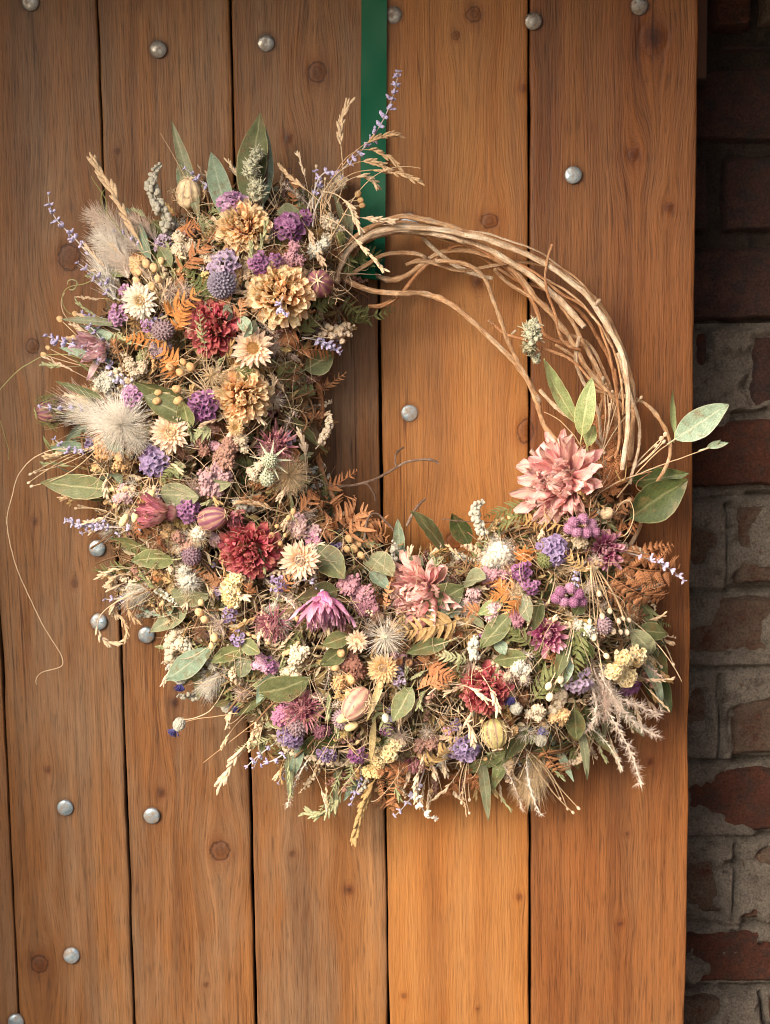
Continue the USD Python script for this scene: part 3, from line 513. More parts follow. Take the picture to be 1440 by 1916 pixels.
def sub(v, f):
    k = np.unique(f); r = np.full(len(v), -1); r[k] = np.arange(len(k)); return v[k], r[f], np.zeros((len(k), 2))
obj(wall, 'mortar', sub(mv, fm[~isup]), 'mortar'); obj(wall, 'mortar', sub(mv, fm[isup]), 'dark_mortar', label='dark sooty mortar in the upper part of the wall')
tb = thing('timber_post', at(1316, 60, -0.05), 'short dark timber block at the top between gate edge and brick wall', 'post')
a, b = at(1296, 151, -0.06), at(1325, -80, -0.06)
obj(tb, 'block', box(a[0], b[0], 0.061, 0.085, a[2], b[2]), 'wood_shadow', smooth=False)
obj(tb, 'end_grain', box(a[0] + 0.001, b[0] - 0.001, 0.0595, 0.0608, a[2] + 0.002, b[2]), 'wood_red', smooth=False)
# added blocks out of view: two at the sides, one above, darkening the edges
obj(wall, 'pier', box(0.44, 0.9, -0.8, 0.14, -1.15, 1.6), 'sooty_brick', smooth=False)
obj(wall, 'pier', box(-1.4, -0.54, -0.23, 0.14, -1.15, 0.644), 'sooty_brick', smooth=False)
obj(wall, 'lintel', box(-2.2, 0.9 - 0.002, -0.52, 0.16, 0.645, 1.5), 'sooty_brick', smooth=False)
usdkit.material(stage, L_ + 'paving', {'g': ('geometry', {}), 'n': ('noise_texture', {'scale': 3.0, 'detail': 6.0}), 'r': ('rgb_ramp', {'ramp': [(0.3, (0.045, 0.038, 0.03)), (0.7, (0.075, 0.062, 0.05))]}), 'p': ('principled_bsdf', {'roughness': 0.9})},
                [('g.position', 'n.vector'), ('n.fac', 'r.fac'), ('r.color', 'p.base_color')], surface='p.BSDF')
gm = obj('/World', 'ground', (np.array([[-40, -40, -1.15], [40, -40, -1.15], [40, 40, -1.15], [-40, 40, -1.15]]), np.array([[0, 1, 2], [0, 2, 3]]), np.zeros((4, 2))), 'paving', smooth=False)  # out of view, dark so that little light bounces up onto the gate
keys(stage.GetPrimAtPath(gm), kind='structure')

# ---------------------------------------------------------------- green ribbon
usdkit.material(stage, L_ + 'green_satin', {
    'g': ('geometry', {}), 'm': ('mapping', {'scale': (900, 900, 60)}), 'n': ('noise_texture', {'scale': 1.0, 'detail': 2.0}), 'b': ('bump', {'strength': 0.15, 'distance': 0.0003}),
    'p': ('principled_bsdf', {'base_color': (0.0, 0.075, 0.034), 'roughness': 0.5, 'specular_ior_level': 0.16})}, [('g.position', 'm.vector'), ('m.vector', 'n.vector'), ('n.fac', 'b.height'), ('b.normal', 'p.normal')], surface='p.BSDF')
rib = [(700, -40, 0.0035), (699, 150, 0.004), (698, 300, 0.006), (697, 400, 0.009), (696, 480, 0.010), (695, 505, 0.0125), (690, 519, 0.019), (682, 521, 0.024), (678, 512, 0.030), (676, 490, 0.033), (675, 465, 0.034), (676, 445, 0.033), (679, 433, 0.029)]
c = spline([at(x, y, d) for x, y, d in rib], 90)
T = unit(np.gradient(c, axis=0)); sd = unit(np.array([1.0, -0.08, 0.0]) - T * (T @ np.array([1.0, -0.08, 0.0]))[:, None])
v = np.linspace(-1, 1, 7); w = 23 * px()
nn = unit(np.cross(T, sd))
wav = 0.0011 * np.sin(np.arange(90) * 0.16)[:, None, None] * v[None, :, None] + 0.0007 * np.sin(np.arange(90) * 0.31 + 1)[:, None, None] * (1 - v ** 2)[None, :, None]
Vr = c[:, None] + sd[:, None] * (v * w)[None, :, None] + nn[:, None] * wav
Vf, Vb = Vr.reshape(-1, 3), (Vr + nn[:, None] * 0.0004).reshape(-1, 3)
fg = grid_faces(90, 7); ids = np.arange(630).reshape(90, 7)
def strip(a, b): return quads(np.stack([a[:-1], b[:-1], b[1:], a[1:]], -1))
Fr = np.vstack([fg, fg[:, ::-1] + 630, strip(ids[:, 0], ids[:, 0] + 630), strip(ids[:, -1] + 630, ids[:, -1])])
obj('/World', 'ribbon', (np.vstack([Vf, Vb]), Fr, np.zeros((1260, 2))), 'green_satin', smooth=40, label='dark green satin ribbon hanging down the gate and looped under the vine hoop', category='ribbon')

# ---------------------------------------------------------------- the wreath: shape
OUT = Polygon([(655, 440), (615, 395), (545, 365), (450, 355), (375, 375), (310, 420), (245, 470), (205, 540), (190, 620), (172, 690), (160, 770), (150, 850), (185, 930), (205, 1010), (240, 1100), (305, 1180), (345, 1260), (430, 1320), (500, 1395), (600, 1445), (720, 1465), (850, 1445), (960, 1445), (1060, 1415), (1130, 1350), (1190, 1290), (1215, 1190), (1185, 1080), (1165, 980), (1130, 860),
               (1035, 880), (975, 985), (920, 1010), (860, 1050), (765, 1055), (690, 1020), (625, 960), (592, 880), (598, 800), (580, 720), (606, 640), (655, 570), (660, 500)])
RING = OUT.exterior
def inset(x, y):
    p = Point(x, y); d = RING.distance(p)
    return d if OUT.contains(p) else -d
def DEP(x, y):
    e = min(max(inset(x, y), 0) / 175.0, 1.0)
    return 0.014 + 0.078 * math.sqrt(1 - (1 - e) ** 2)
def NRM(x, y, k=1.0):
    gx, gy = inset(x + 6, y) - inset(x - 6, y), inset(x, y + 6) - inset(x, y - 6)
    e = min(max(inset(x, y), 0) / 175.0, 1.0); s = (1 - e) * 0.9 * k / 12
    return unit(np.array([-gx * s, -1.0, gy * s]))
W0 = at(790, 828, 0.03)
wreath = thing('dried_flower_wreath', W0, 'asymmetric vine hoop wreath packed with dried dahlias, strawflowers, eucalyptus and fern on the gate', 'wreath')
S = lambda d: px(d)

# vines: traced canes that bend round the open upper right of the hoop
def ringpts(r0, a0, a1, ph, n=9, wob=9):
    g = np.random.default_rng(int(ph * 1000))
    return [(790 + (r0 + g.normal() * wob) * math.cos(a), 828 - (r0 + g.normal() * wob) * math.sin(a)) for a in np.linspace(math.radians(a0), math.radians(a1), n)]
VINES = [  # points, radius in pixels, depth start and end, material
    ([(625, 560), (640, 480), (668, 440), (720, 412), (765, 405), (815, 415), (870, 432), (935, 456), (1005, 487), (1065, 522), (1122, 572), (1158, 640), (1180, 700), (1185, 770), (1178, 860)], 6.5, 0.05, 0.045, 'vine_tan'),
    ([(630, 530), (652, 470), (705, 432), (780, 425), (860, 436), (925, 455), (1000, 486), (1075, 535), (1130, 600), (1166, 672), (1176, 760), (1165, 880)], 6.5, 0.06, 0.058, 'vine_pale'),
    ([(645, 520), (665, 455), (700, 440), (760, 432), (830, 440), (880, 452), (960, 496), (1010, 530), (1055, 570), (1092, 613)], 7.5, 0.045, 0.05, 'vine_pale'),
    ([(650, 500), (690, 452), (735, 438), (800, 441), (850, 450), (930, 484), (985, 515), (1045, 566), (1090, 640), (1125, 705), (1150, 760), (1150, 850)], 5.5, 0.04, 0.035, 'vine_tan'),
    ([(615, 505), (650, 528), (700, 545), (745, 549), (800, 555), (840, 568), (885, 602), (930, 645), (975, 695), (1000, 740), (1015, 790), (1045, 830), (1085, 880)], 6.8, 0.045, 0.04, 'vine_tan'),
    ([(690, 512), (712, 516), (742, 523), (778, 507), (800, 488), (850, 468), (900, 474), (955, 505), (1000, 555), (1050, 610), (1075, 650), (1105, 700), (1150, 745), (1172, 770)], 6.2, 0.022, 0.05, 'vine_tan'),
    ([(690, 575), (730, 566), (760, 540), (795, 500), (835, 470), (862, 455), (905, 470), (960, 515), (1000, 575), (1015, 620), (1050, 640), (1095, 650), (1112, 690), (1130, 760), (1120, 880)], 5.0, 0.035, 0.03, 'vine_rust'),
    ([(640, 520), (680, 500), (715, 480), (750, 474), (790, 480), (800, 490)], 5.0, 0.05, 0.034, 'vine_tan'),
    ([(760, 497), (810, 495), (860, 508), (905, 502), (950, 494), (1018, 498)], 4.4, 0.05, 0.045, 'vine_tan'),
    ([(815, 490), (850, 492), (890, 508), (918, 552), (938, 605), (950, 635), (975, 690), (1005, 742)], 5.0, 0.055, 0.055, 'vine_tan'),
    ([(788, 440), (815, 470), (850, 497), (880, 512), (920, 522)], 5.2, 0.032, 0.028, 'vine_pale'),
    ([(925, 505), (965, 540), (1015, 568), (1040, 600), (1052, 618), (1090, 635), (1118, 672), (1140, 720), (1150, 800), (1140, 880)], 4.6, 0.03, 0.03, 'vine_tan'),
    ([(1105, 733), (1150, 737), (1195, 748), (1230, 778), (1250, 815), (1255, 850), (1243, 885), (1205, 930)], 4.6, 0.035, 0.04, 'vine_tan'),
    ([(1030, 456), (1020, 490), (1018, 530), (1032, 570), (1055, 640), (1085, 655)], 3.2, 0.06, 0.05, 'vine_rust'),
    ([(1084, 632), (1078, 680), (1092, 722), (1112, 760), (1122, 810), (1130, 860), (1140, 905)], 4.5, 0.045, 0.05, 'vine_pale'),
    ([(1155, 660), (1168, 700), (1182, 745), (1196, 800), (1192, 850), (1180, 905)], 4.0, 0.05, 0.05, 'vine_pale'),
    ([(1040, 645), (1075, 668), (1100, 690), (1125, 712), (1160, 742), (1182, 738)], 3.8, 0.035, 0.03, 'vine_tan'),
    ([(1012, 652), (1050, 665), (1085, 690), (1108, 715), (1135, 735)], 3.0, 0.06, 0.05, 'vine_rust'),
    ([(1010, 730), (1045, 765), (1080, 790), (1110, 820), (1130, 850)], 4.5, 0.055, 0.05, 'vine_pale'),
    ([(1128, 745), (1115, 790), (1108, 840), (1100, 890)], 4.2, 0.03, 0.04, 'vine_tan'),
    ([(1150, 690), (1160, 760), (1170, 830), (1160, 900)], 4.0, 0.025, 0.04, 'vine_rust'),
    ([(912, 598), (938, 618), (955, 628), (978, 634), (1000, 648)], 3.2, 0.058, 0.056, 'vine_rust'),
    ([(600, 660), (592, 710), (600, 760), (594, 820), (602, 880), (640, 960)], 6.5, 0.03, 0.03, 'vine_rust'),
    (ringpts(395, 150, 335, 1.1, 12), 7, 0.03, 0.03, 'vine_tan'), (ringpts(380, 160, 345, 1.2, 12), 6, 0.045, 0.04, 'vine_rust'), (ringpts(420, 155, 340, 1.3, 12), 6, 0.025, 0.03, 'vine_tan'),
    ([(720, 440), (765, 418), (800, 430), (850, 445), (890, 470), (960, 520), (1030, 545), (1090, 590), (1128, 650), (1160, 720)], 4.6, 0.022, 0.02, 'vine_rust'),
]
def vine(pts, r, d0, d1, mat, name='vine', sides=8):
    p = path(pts, d0, d1, 0.003); n = 7 * len(pts); q = spline(p, n); q = q + np.stack([meshkit.fbm(q * 28, 3, s_) - .5 for s_ in (4, 5, 6)], 1) * .006
    nod = 1 + .3 * np.exp(-((np.arange(n)[:, None] - rng.integers(3, n - 2, 4)[None]) / .9) ** 2).max(1)
    rad = nod * r * px(0.04) * 0.76 * (1 + 0.6 * (meshkit.fbm(q * 130, 3, 5) - 0.5)) * np.r_[np.ones(n - 1), 0.93] * np.linspace(1.03, 0.94, n)
    m = tubes(q[None], rad[None], sides)
    c0, c1 = blobs(q[:1], rad[0], unit(q[1] - q[0]), 0.25, 1), blobs(q[-1:], rad[-1], unit(q[-1] - q[-2]), 0.25, 1)
    return obj(wreath, name, join([m, c0, c1]), mat)
g_ = np.random.default_rng(21)
for i_ in range(4):                                              # thinner canes wound along the outer ones
    b_ = VINES[i_ % 2][0]; o_ = g_.uniform(-4, 26) if i_ % 2 == 0 else g_.uniform(-12, 18); lo_, hi_ = g_.integers(0, 3), len(b_) - g_.integers(0, 3)
    VINES.append(([(x + (790 - x) / 400 * (o_ + g_.normal() * 6), y + (828 - y) / 400 * (o_ + g_.normal() * 6)) for x, y in b_[lo_:hi_]], g_.uniform(2.2, 3.4), g_.uniform(.025, .06), g_.uniform(.025, .06), ['vine_tan', 'vine_pale', 'vine_rust'][i_ % 3]))
for v in VINES: vine(*v)
for pts, r in (([(1112, 572), (1122, 563)], 4), ([(955, 628), (965, 618)], 3.4), ([(1005, 742), (1010, 752)], 5), ([(1130, 715), (1128, 705)], 4)):
    vine(pts, r, 0.055, 0.062, 'vine_pale', 'vine_stub', 7)
for pts, r, d in (([(822, 868), (805, 860), (775, 862), (740, 875), (700, 897), (660, 908), (600, 905)], 3.2, 0.03), ([(755, 835), (740, 850), (741, 874)], 2.5, 0.032), ([(702, 935), (694, 915), (680, 903)], 2.6, 0.03), ([(795, 935), (775, 955), (760, 985)], 3.4, 0.03), ([(825, 970), (870, 974), (925, 978)], 1.3, 0.03), ([(735, 990), (700, 960), (680, 1010)], 2.6, 0.04)):
    vine(pts, r, d, d + 0.015, 'twig_bark', 'twig', 7)

# ---------------------------------------------------------------- builders
def dahlia(x, y, r, lean, mat, style='ball', N=None, label=None, heart='dark_heart', dz=0.004, name='dahlia'):
    d = DEP(x, y) + dz; R = r * S(d); P = at(x, y, d)
    n = unit(np.array([lean[0], -1.0, lean[1]])); A = frame(n, rng.uniform(0, 6.28)); P = P - n * R * 0.12
    g = np.random.default_rng(int(x * 7 + y)); ga = 2.399963
    core = {'ball': 0.56, 'open': 0.34, 'mum': 0.3, 'thin': 0.25, 'cup': 0.3, 'bud': 0.45}[style]
    N = int(N * 1.6) if N and style == 'ball' else N or {'ball': 160, 'open': 84, 'mum': 80, 'thin': 190, 'cup': 70, 'bud': 34}[style]
    lo = {'ball': 108, 'open': 104, 'mum': 92, 'thin': 95, 'cup': 84, 'bud': 50}[style]
    body = blobs(np.zeros((1, 3)), core * R * 0.86, np.array([[0, 0, 1.0]]), 0.85, 2)
    stem = tube(np.array([[0, 0, -0.1 * R], [0.05 * R, 0, -0.5 * R], [0.1 * R, 0.1 * R, -0.9 * R]]), 0.0016, None, 6)
    base = obj(wreath, name, put(body if style in ('cup', 'bud') else join([body, stem]), A, P), mat if style in ('cup', 'bud') else heart, label=label)
    c0 = math.cos(math.radians(lo))
    for i in range(N):
        f = i / (N - 1); phi = math.acos(c0 + (1 - c0) * f ** 0.9); az = i * ga + g.normal() * 0.12
        el = math.pi / 2 - phi
        if style == 'ball':
            L = R * (0.56 - 0.24 * f) * g.uniform(0.8, 1.2); W = L * g.uniform(0.36, 0.58); b0, b1, cup, ruf = el * 0.95 + .28 + g.normal() * .25, g.normal() * 0.5 + 0.2, 0.6, 0.17
        elif style == 'open':
            L = R * (0.98 - 0.5 * f) * g.uniform(0.8, 1.15); W = R * 0.3 * g.uniform(0.75, 1.25) * (1 - .35 * f); b0, b1, cup, ruf = el * 0.85 + 0.4 + g.normal() * .25, 0.55 + 0.7 * f + g.normal() * 0.6, 0.7, 0.2
        elif style == 'mum':
            L = R * (0.86 - 0.5 * f) * g.uniform(0.88, 1.1); W = R * 0.2 * g.uniform(0.8, 1.2); b0, b1, cup, ruf = el * 0.85 + 0.25 + g.normal() * .12, 0.35 + 0.9 * f + g.normal() * 0.25, 0.7, 0.08
        elif style == 'thin':
            L = R * (0.85 - 0.35 * f) * g.uniform(0.75, 1.15); W = R * 0.062; b0, b1, cup, ruf = el * 0.9 + .35 + g.normal() * .25, 0.7 + g.normal() * 0.8, 0.3, 0.1
        else:
            L = R * (1.5 - 0.6 * f) * g.uniform(0.85, 1.1); W = R * (0.4 if style == 'cup' else .6) * g.uniform(0.8, 1.2) * (1 - .4 * f); b0, b1, cup, ruf = el * 0.92 + .05 + g.normal() * .1, (1.0 if style == 'cup' else .75) + g.normal() * 0.25, 0.5, 0.12
        m = petal(L, W, b0, b1, cup, ruf, 'strip' if style == 'thin' else ('spoon' if style in ('ball', 'mum') or False else 'rag' if style == 'open' else 'lance'), 6 if style != 'ball' else 5, 3 if style == 'thin' else 4, g.normal() * 0.25, g)
        h = core * R
        if g.random() < .05: continue
        B = rotz(az - math.pi / 2)
        m = put(m, B, np.array([math.cos(az) * math.sin(phi) * h * .8, math.sin(az) * math.sin(phi) * h * .8, math.cos(phi) * h * 0.75]))
        obj(base, 'petal', put(m, A, P), mat)
    return base

def strawflower(x, y, r, lean, mat, label=None, disc='gold_heart', closed=False, dz=0.012):
    d = DEP(x, y) + dz; R = r * S(d); P = at(x, y, d); A = frame([lean[0], -1.0, lean[1]], rng.uniform(0, 6.28)); g = np.random.default_rng(int(x * 3 + y))
    k = 150; a = np.arange(k) * 2.4; q = np.sqrt(np.arange(k) / k) * 0.3 * R
    fl = blobs(np.stack([q * np.cos(a), q * np.sin(a), 0.08 * R + 0.05 * R * (1 - (q / (0.3 * R)) ** 2)], 1), R * 0.028, np.array([[0, 0, 1.0]]), 1.8, 0)
    b = obj(wreath, 'strawflower', put(join([blobs([[0, 0, 0]], R * 0.3, np.array([[0, 0, 1.0]]), 0.35, 2), fl]), A, P), disc, label=label)
    rows = [(17, 0.02, 1.0, .3, .1), (16, 0.2, 0.93, .29, .16), (15, 0.42, 0.78, .26, .2), (13, 0.72, 0.58, .2, .22)] + ([(10, 1.05, 0.42, .16, .2), (7, 1.2, .34, .14, .12)] if closed else [])
    for ri, (N, el, ln, w, r0) in enumerate(rows):
        for i in range(N):
            az = 2 * math.pi * (i + 0.5 * (ri % 2)) / N + g.normal() * 0.06
            m = petal(R * (ln - r0) * g.uniform(0.93, 1.06), R * w, el + g.normal() * 0.07, (0.9 if closed and ri > 3 else 0.25) + g.normal() * 0.08, 0.5, 0.03, 'point', 6, 4, g.normal() * 0.08, g)
            m = put(m, rotz(az - math.pi / 2), np.array([math.cos(az) * r0 * R, math.sin(az) * r0 * R, 0.02 * R * ri]))
            obj(b, 'bract', put(m, A, P), mat)

def pod(x, y, r, tip, mat, label=None, bract='straw_stem', nb=16, long=1.15, dz=0.012, face=0.35):
    """Swollen ribbed seed pod with horns and a cage of thread-like bracts."""
    d = DEP(x, y) + dz; R = r * S(d); P = at(x, y, d); ax = unit(np.array([tip[0], -face, tip[1]])); A = frame(ax, rng.uniform(0, 6.28))
    t = np.linspace(0, np.pi, 15); prof = np.stack([np.sin(t) ** 0.85 * (1 + 0.1 * np.cos(t)), -np.cos(t) * long], 1) * R
    m = revolve(prof, 40, lambda a, v: 1 - 0.1 * np.exp(-((np.abs(((a * 6 / (2 * np.pi)) % 1) - 0.5) - 0.5) / 0.12) ** 2))
    m = (m[0], m[1], np.stack([m[2][:, 0] * 1.6, m[2][:, 1]], 1))
    b = obj(wreath, 'seed_pod', put(m, A, P), mat, label=label)
    a = np.arange(6) * 2 * np.pi / 6
    H = np.stack([np.stack([np.cos(a) * q * 0.5 * R, np.sin(a) * q * 0.5 * R, np.full(6, (long * 0.97 + 0.34 * q - 0.25 * q * q) * R)], 1) for q in np.linspace(0, 1, 6)], 1)
    obj(b, 'horn', put(tubes(H, np.linspace(0.07, 0.02, 6) * R, 5), A, P), bract)
    ms = []
    for i in range(nb):
        an = rng.uniform(0, 6.28); q = np.linspace(0, 1, 9); sp = rng.uniform(0.9, 1.35)
        c = np.stack([np.cos(an + q * rng.normal() * .5) * np.sin(q * 2.3) * R * sp, np.sin(an + q * rng.normal() * .5) * np.sin(q * 2.3) * R * sp, (-long + q * rng.uniform(1.4, 2.5)) * R], 1)
        ms.append(c)
        for s in (0.45, 0.65, 0.85):
            k = int(s * 8); dv = unit(rng.normal(size=3)) * R * 0.5
            ms.append(c[k] + np.linspace(0, 1, 9)[:, None] * dv + 0.12 * R * np.sin(np.linspace(0, 3, 9))[:, None] * unit(rng.normal(size=3)))
    obj(b, 'thread_bract', put(tubes(np.array(ms), np.linspace(0.028, 0.014, 9) * R, 4), A, P), bract)
    return b

def statice(x, y, r, lean, mat, N=14, fan=0.0, label=None, dz=0.008, fr=0.24, stem='green_stem'):
    d = DEP(x, y) + dz; R = r * S(d); P = at(x, y, d); A = frame([lean[0], -1.0, lean[1]], fan); g = np.random.default_rng(int(x * 5 + y))
    N = int(N * 1.35); a = np.arange(N) * 2.4 + g.uniform(0, 6); q = np.sqrt((np.arange(N) + .5) / N)
    C = np.stack([q * np.cos(a) * R * 0.85, q * np.sin(a) * R * 0.85 * (0.55 if fan else 1), R * (0.5 - 0.55 * q ** 2)], 1) + g.normal(size=(N, 3)) * R * 0.05
    root = np.array([0, 0, -0.7 * R]); st = np.stack([root + (C - root) * t + np.array([0, 0, -0.12 * R]) * math.sin(3.1 * t) for t in np.linspace(0, 0.95, 5)], 1)
    b = obj(wreath, 'statice_sprig', put(tubes(st, 0.05 * R, 5), A, P), stem, label=label)
    for i in range(N):
        rf = R * fr * g.uniform(0.8, 1.2); aa = np.arange(11) * 2 * np.pi / 10; ring = []
        for rr, zz, k in ((0.15, -0.9, 0), (0.45, -0.25, 0.05), (0.85, 0.1, 0.16), (1.05, 0.0, 0.3)):
            w = 1 + 0.16 * k * 3 * np.cos(5 * aa + i); z = zz + k * g.normal(size=11) * 0.9; z[-1] = z[0]
            ring.append(np.stack([rr * w * np.cos(aa), rr * w * np.sin(aa), z], 1))
        V = np.concatenate(ring) * rf; m = (V, grid_faces(4, 11), np.stack([np.tile(np.linspace(0, 1, 11), 4), np.repeat(np.linspace(0, 1, 4), 11)], 1))
        B = frame(unit(C[i] - root * 0.9 + g.normal(size=3) * R * 0.25), g.uniform(0, 6))
        obj(b, 'floret', put(put(m, B, C[i]), A, P), mat)

def grains(x, y, r, lean, mat, N=150, gr=0.075, clumps=5, label=None, dz=0.004, name='grain_head', flat=0.7):
    """Dome of many tiny bead-like buds gathered in clumps on branching stalks."""
    d = DEP(x, y) + dz; R = r * S(d); P = at(x, y, d); A = frame([lean[0], -1.0, lean[1]], rng.uniform(0, 6))
    cc = unit(rng.normal(size=(clumps, 3)) * [1, 1, .6] + [0, 0, .5]) * R * 0.55 * [1, 1, flat]
    k = rng.integers(0, clumps, N); v = unit(rng.normal(size=(N, 3))); v[:, 2] = np.abs(v[:, 2]) * 1.0 - 0.15
    C = cc[k] + v * R * 0.45 * rng.uniform(0.8, 1.05, (N, 1))
    st = np.stack([np.array([0, 0, -.8 * R]) * (1 - t) + cc * t for t in np.linspace(0, 1, 4)], 1)
    m = join([blobs(C, R * gr * rng.uniform(0.7, 1.25, N), v, 1.2, 1, 0.08), tubes(st, 0.04 * R, 5), blobs(cc, R * 0.36, None, 1, 1)])
    return obj(wreath, name, put(m, A, P), mat, label=label)

def burst(x, y, r, lean, mat, N=140, label=None, name='seed_head', thick=0.008, spread=1.0, core=None, curve=0.25, dz=0.01, fork=False, corer=0.16):
    """Hairs radiating from one centre."""
    d = DEP(x, y) + dz; R = r * S(d); P = at(x, y, d); A = frame([lean[0], -1.0, lean[1]])
    v = rng.normal(size=(N, 3)); v[:, 2] = np.abs(v[:, 2]) * 0.8 + (1 - spread) * 1.2; v = unit(v); L = R * rng.uniform(0.7, 1.1, N)
    t = np.linspace(0, 1, 6); side = unit(np.cross(v, rng.normal(size=(N, 3))))
    C = v[:, None] * (L[:, None] * t)[..., None] + side[:, None] * (curve * L[:, None] * t ** 2)[..., None] * rng.uniform(0, 1, (N, 1, 1))
    m = tubes(C, R * thick * np.linspace(1.3, 0.5, 6), 3)
    b = obj(wreath, name, put(m, A, P), mat, label=label)
    if core: obj(b, 'heart', put(join([blobs(unit(rng.normal(size=(70, 3)) + [0, 0, .4]) * R * corer, R * corer * .25, None, 1.6, 0), blobs([[0, 0, 0]], R * corer, None, 1, 1)]), A, P), core)
    return b

def tail(pts, d0, d1, w, mat, N=520, label=None, name='bunny_tail', lean=0.35, thick=0.00013, tipw=0.5, stem=None):
    """Soft grass tail: fine hairs swept forward along a curved axis; pts run base to tip."""
    q = spline(path(pts, d0, d1), 40); L = np.linalg.norm(np.diff(q, axis=0), axis=1).sum(); T = unit(np.gradient(q, axis=0))
    k = rng.integers(0, 38, N); rad = unit(np.cross(T[k], unit(rng.normal(size=(N, 3))))); f = k / 38
    ln = w * px(0.05) * (np.sin(np.pi * np.clip(f * .8 + .15, 0, 1)) ** .6) * rng.uniform(0.7, 1.2, N); t = np.linspace(0, 1, 6)
    dr = unit(rad + T[k] * lean * rng.uniform(0.6, 1.6, (N, 1)))
    C = q[k][:, None] + dr[:, None] * (ln[:, None] * t)[..., None] + T[k][:, None] * (ln[:, None] * .45 * t ** 2)[..., None] + rng.normal(size=(N, 1, 3)) * (ln[:, None] * .18 * t ** 2)[..., None]
    m = join([tubes(C, thick * np.linspace(1.4, 0.45, 6), 3), tubes(q[None], w * px(.05) * .09 * np.linspace(1, .5, 40)[None], 6)])
    return obj(wreath, name, m, mat, label=label)

def leaf(b, t, w, mat, shape='lance', bend=None, roll=None, curl=0.0, d0=None, d1=None, label=None, name='eucalyptus_leaf', cup=None, stalk=True):
    """Leaf from base pixel b to tip pixel t, w pixels wide."""
    da = DEP(*b) + .006 if d0 is None else d0; db = (max(DEP(*t), 0.022) + rng.uniform(0.012, 0.026)) if d1 is None else d1
    A0, B0 = at(*b, da), at(*t, db); v = B0 - A0; L = np.linalg.norm(v); yv = v / L
    n = NRM((b[0] + t[0]) / 2, (b[1] + t[1]) / 2, .6); n = unit(n - yv * n.dot(yv)); xv = np.cross(yv, n)
    ro = rng.normal() * 0.3 if roll is None else roll
    n, xv = n * math.cos(ro) + xv * math.sin(ro), xv * math.cos(ro) - n * math.sin(ro)
    be = (rng.normal() * 0.5) if bend is None else bend
    m = petal(L * (1 + abs(be) * .05), 1.0 * w * px((da + db) / 2), -be / 2 * 1.0, be, rng.uniform(0.05, 0.4) if cup is None else cup, 0.03, shape, 13, 7, curl + rng.normal() * .22)
    m = put(m, np.stack([xv, yv, n], 1), A0)
    if stalk:
        s = tube(np.array([A0 - yv * 0.008 - n * 0.002, A0 - yv * .003, A0 + yv * L * 0.04]), 0.0007, 0.0005, 5, 6); s = (s[0], s[1], s[2] * 0 + [0.5, 0.1]); m = join([m, s])
    return obj(wreath, name, m, mat, label=label)

def fern(b, t, w, mat, curl=0.0, pairs=None, d0=None, d1=None, side=0.0, bip=False, droop=0.3, label=None, lean=0.9, pw=0.12):
    """Frond from b to t: a stalk with pairs of narrow leaflets, w pixels across; curl rolls the tip, bip divides each leaflet again."""
    da = DEP(*b) + .006 if d0 is None else d0; db = (max(DEP(*t), 0.02) + rng.uniform(0.008, 0.02)) if d1 is None else d1
    A0, B0 = at(*b, da), at(*t, db); L = np.linalg.norm(B0 - A0); yv = (B0 - A0) / L
    n = NRM((b[0] + t[0]) / 2, (b[1] + t[1]) / 2, .5); n = unit(n - yv * n.dot(yv) + rng.normal(size=3) * 0.25); n = unit(n - yv * n.dot(yv)); xv = np.cross(yv, n)
    u = np.linspace(0, 1, 26); ang = side * (u - .5) + curl * np.clip((u - 0.35) / 0.65, 0, 1) ** 2
    ax = A0 + np.cumsum(np.r_[[np.zeros(3)], (xv * np.sin(ang)[:-1, None] + yv * np.cos(ang)[:-1, None]) * L / 25], 0) + n * (0.1 * L * np.sin(np.pi * u))[:, None]
    tn = unit(np.gradient(ax, axis=0)); W = w * px(da) / 2
    pairs = pairs or int(max(9, min(22, L / (0.0040 if not bip else 0.0062)))); ms = [tubes(ax[None], np.linspace(0.0006, 0.0002, 26)[None], 5)]
    C, SD, WD_ = [], [], []
    for k in range(pairs):
        f = 0.1 + 0.88 * k / (pairs - 1); i = f * 25; p = np.array([np.interp(i, np.arange(26), ax[:, c]) for c in range(3)]); tt = tn[int(i)]
        s_ = unit(np.cross(tt, n)); ln = W * (math.sin(math.pi * min(1, (0.22 + 0.78 * f) ** 0.9)) ** 0.75 + 0.05) * rng.uniform(.85, 1.12)
        for sg in (-1, 1):
            if rng.random() < .13: continue
            q = np.linspace(0, 1, 6)[:, None]; dr = unit(s_ * sg + tt * lean * rng.uniform(.2, .95) + n * rng.normal() * .28)
            c = p + dr * ln * q + tt * ln * 0.22 * q ** 2 - n * ln * droop * q ** 2 * rng.uniform(-.4, 2.6)
            if not bip: C.append(c); SD.append(unit(np.cross(dr, n) + rng.normal(size=3) * .15)); WD_.append(ln * pw * np.array([.7, 1, .95, .75, .5, .08]) + .0002)
            else:
                ms.append(tubes(c[None], 0.00022, 3)); e2 = unit(np.cross(dr, n))
                for j in range(9):
                    g_ = 0.1 + 0.1 * j; pp = p + dr * ln * g_ + tt * ln * .22 * g_ ** 2 - n * ln * droop * g_ ** 2; l2 = ln * 0.26 * (1.05 - g_) + 0.0006
                    for s2 in (-1, 1):
                        dd = unit(e2 * s2 + dr * .7); q2 = np.linspace(0, 1, 3)[:, None]
                        C.append(pp + dd * l2 * q2 - n * l2 * .3 * q2 ** 2); SD.append(dr); WD_.append(l2 * .2 * np.array([.8, 1, .1]))
    ms.append(ribbons(np.array(C), np.array(SD), np.array(WD_), 0.35))
    return obj(wreath, 'fern_frond', join(ms), mat, label=label)

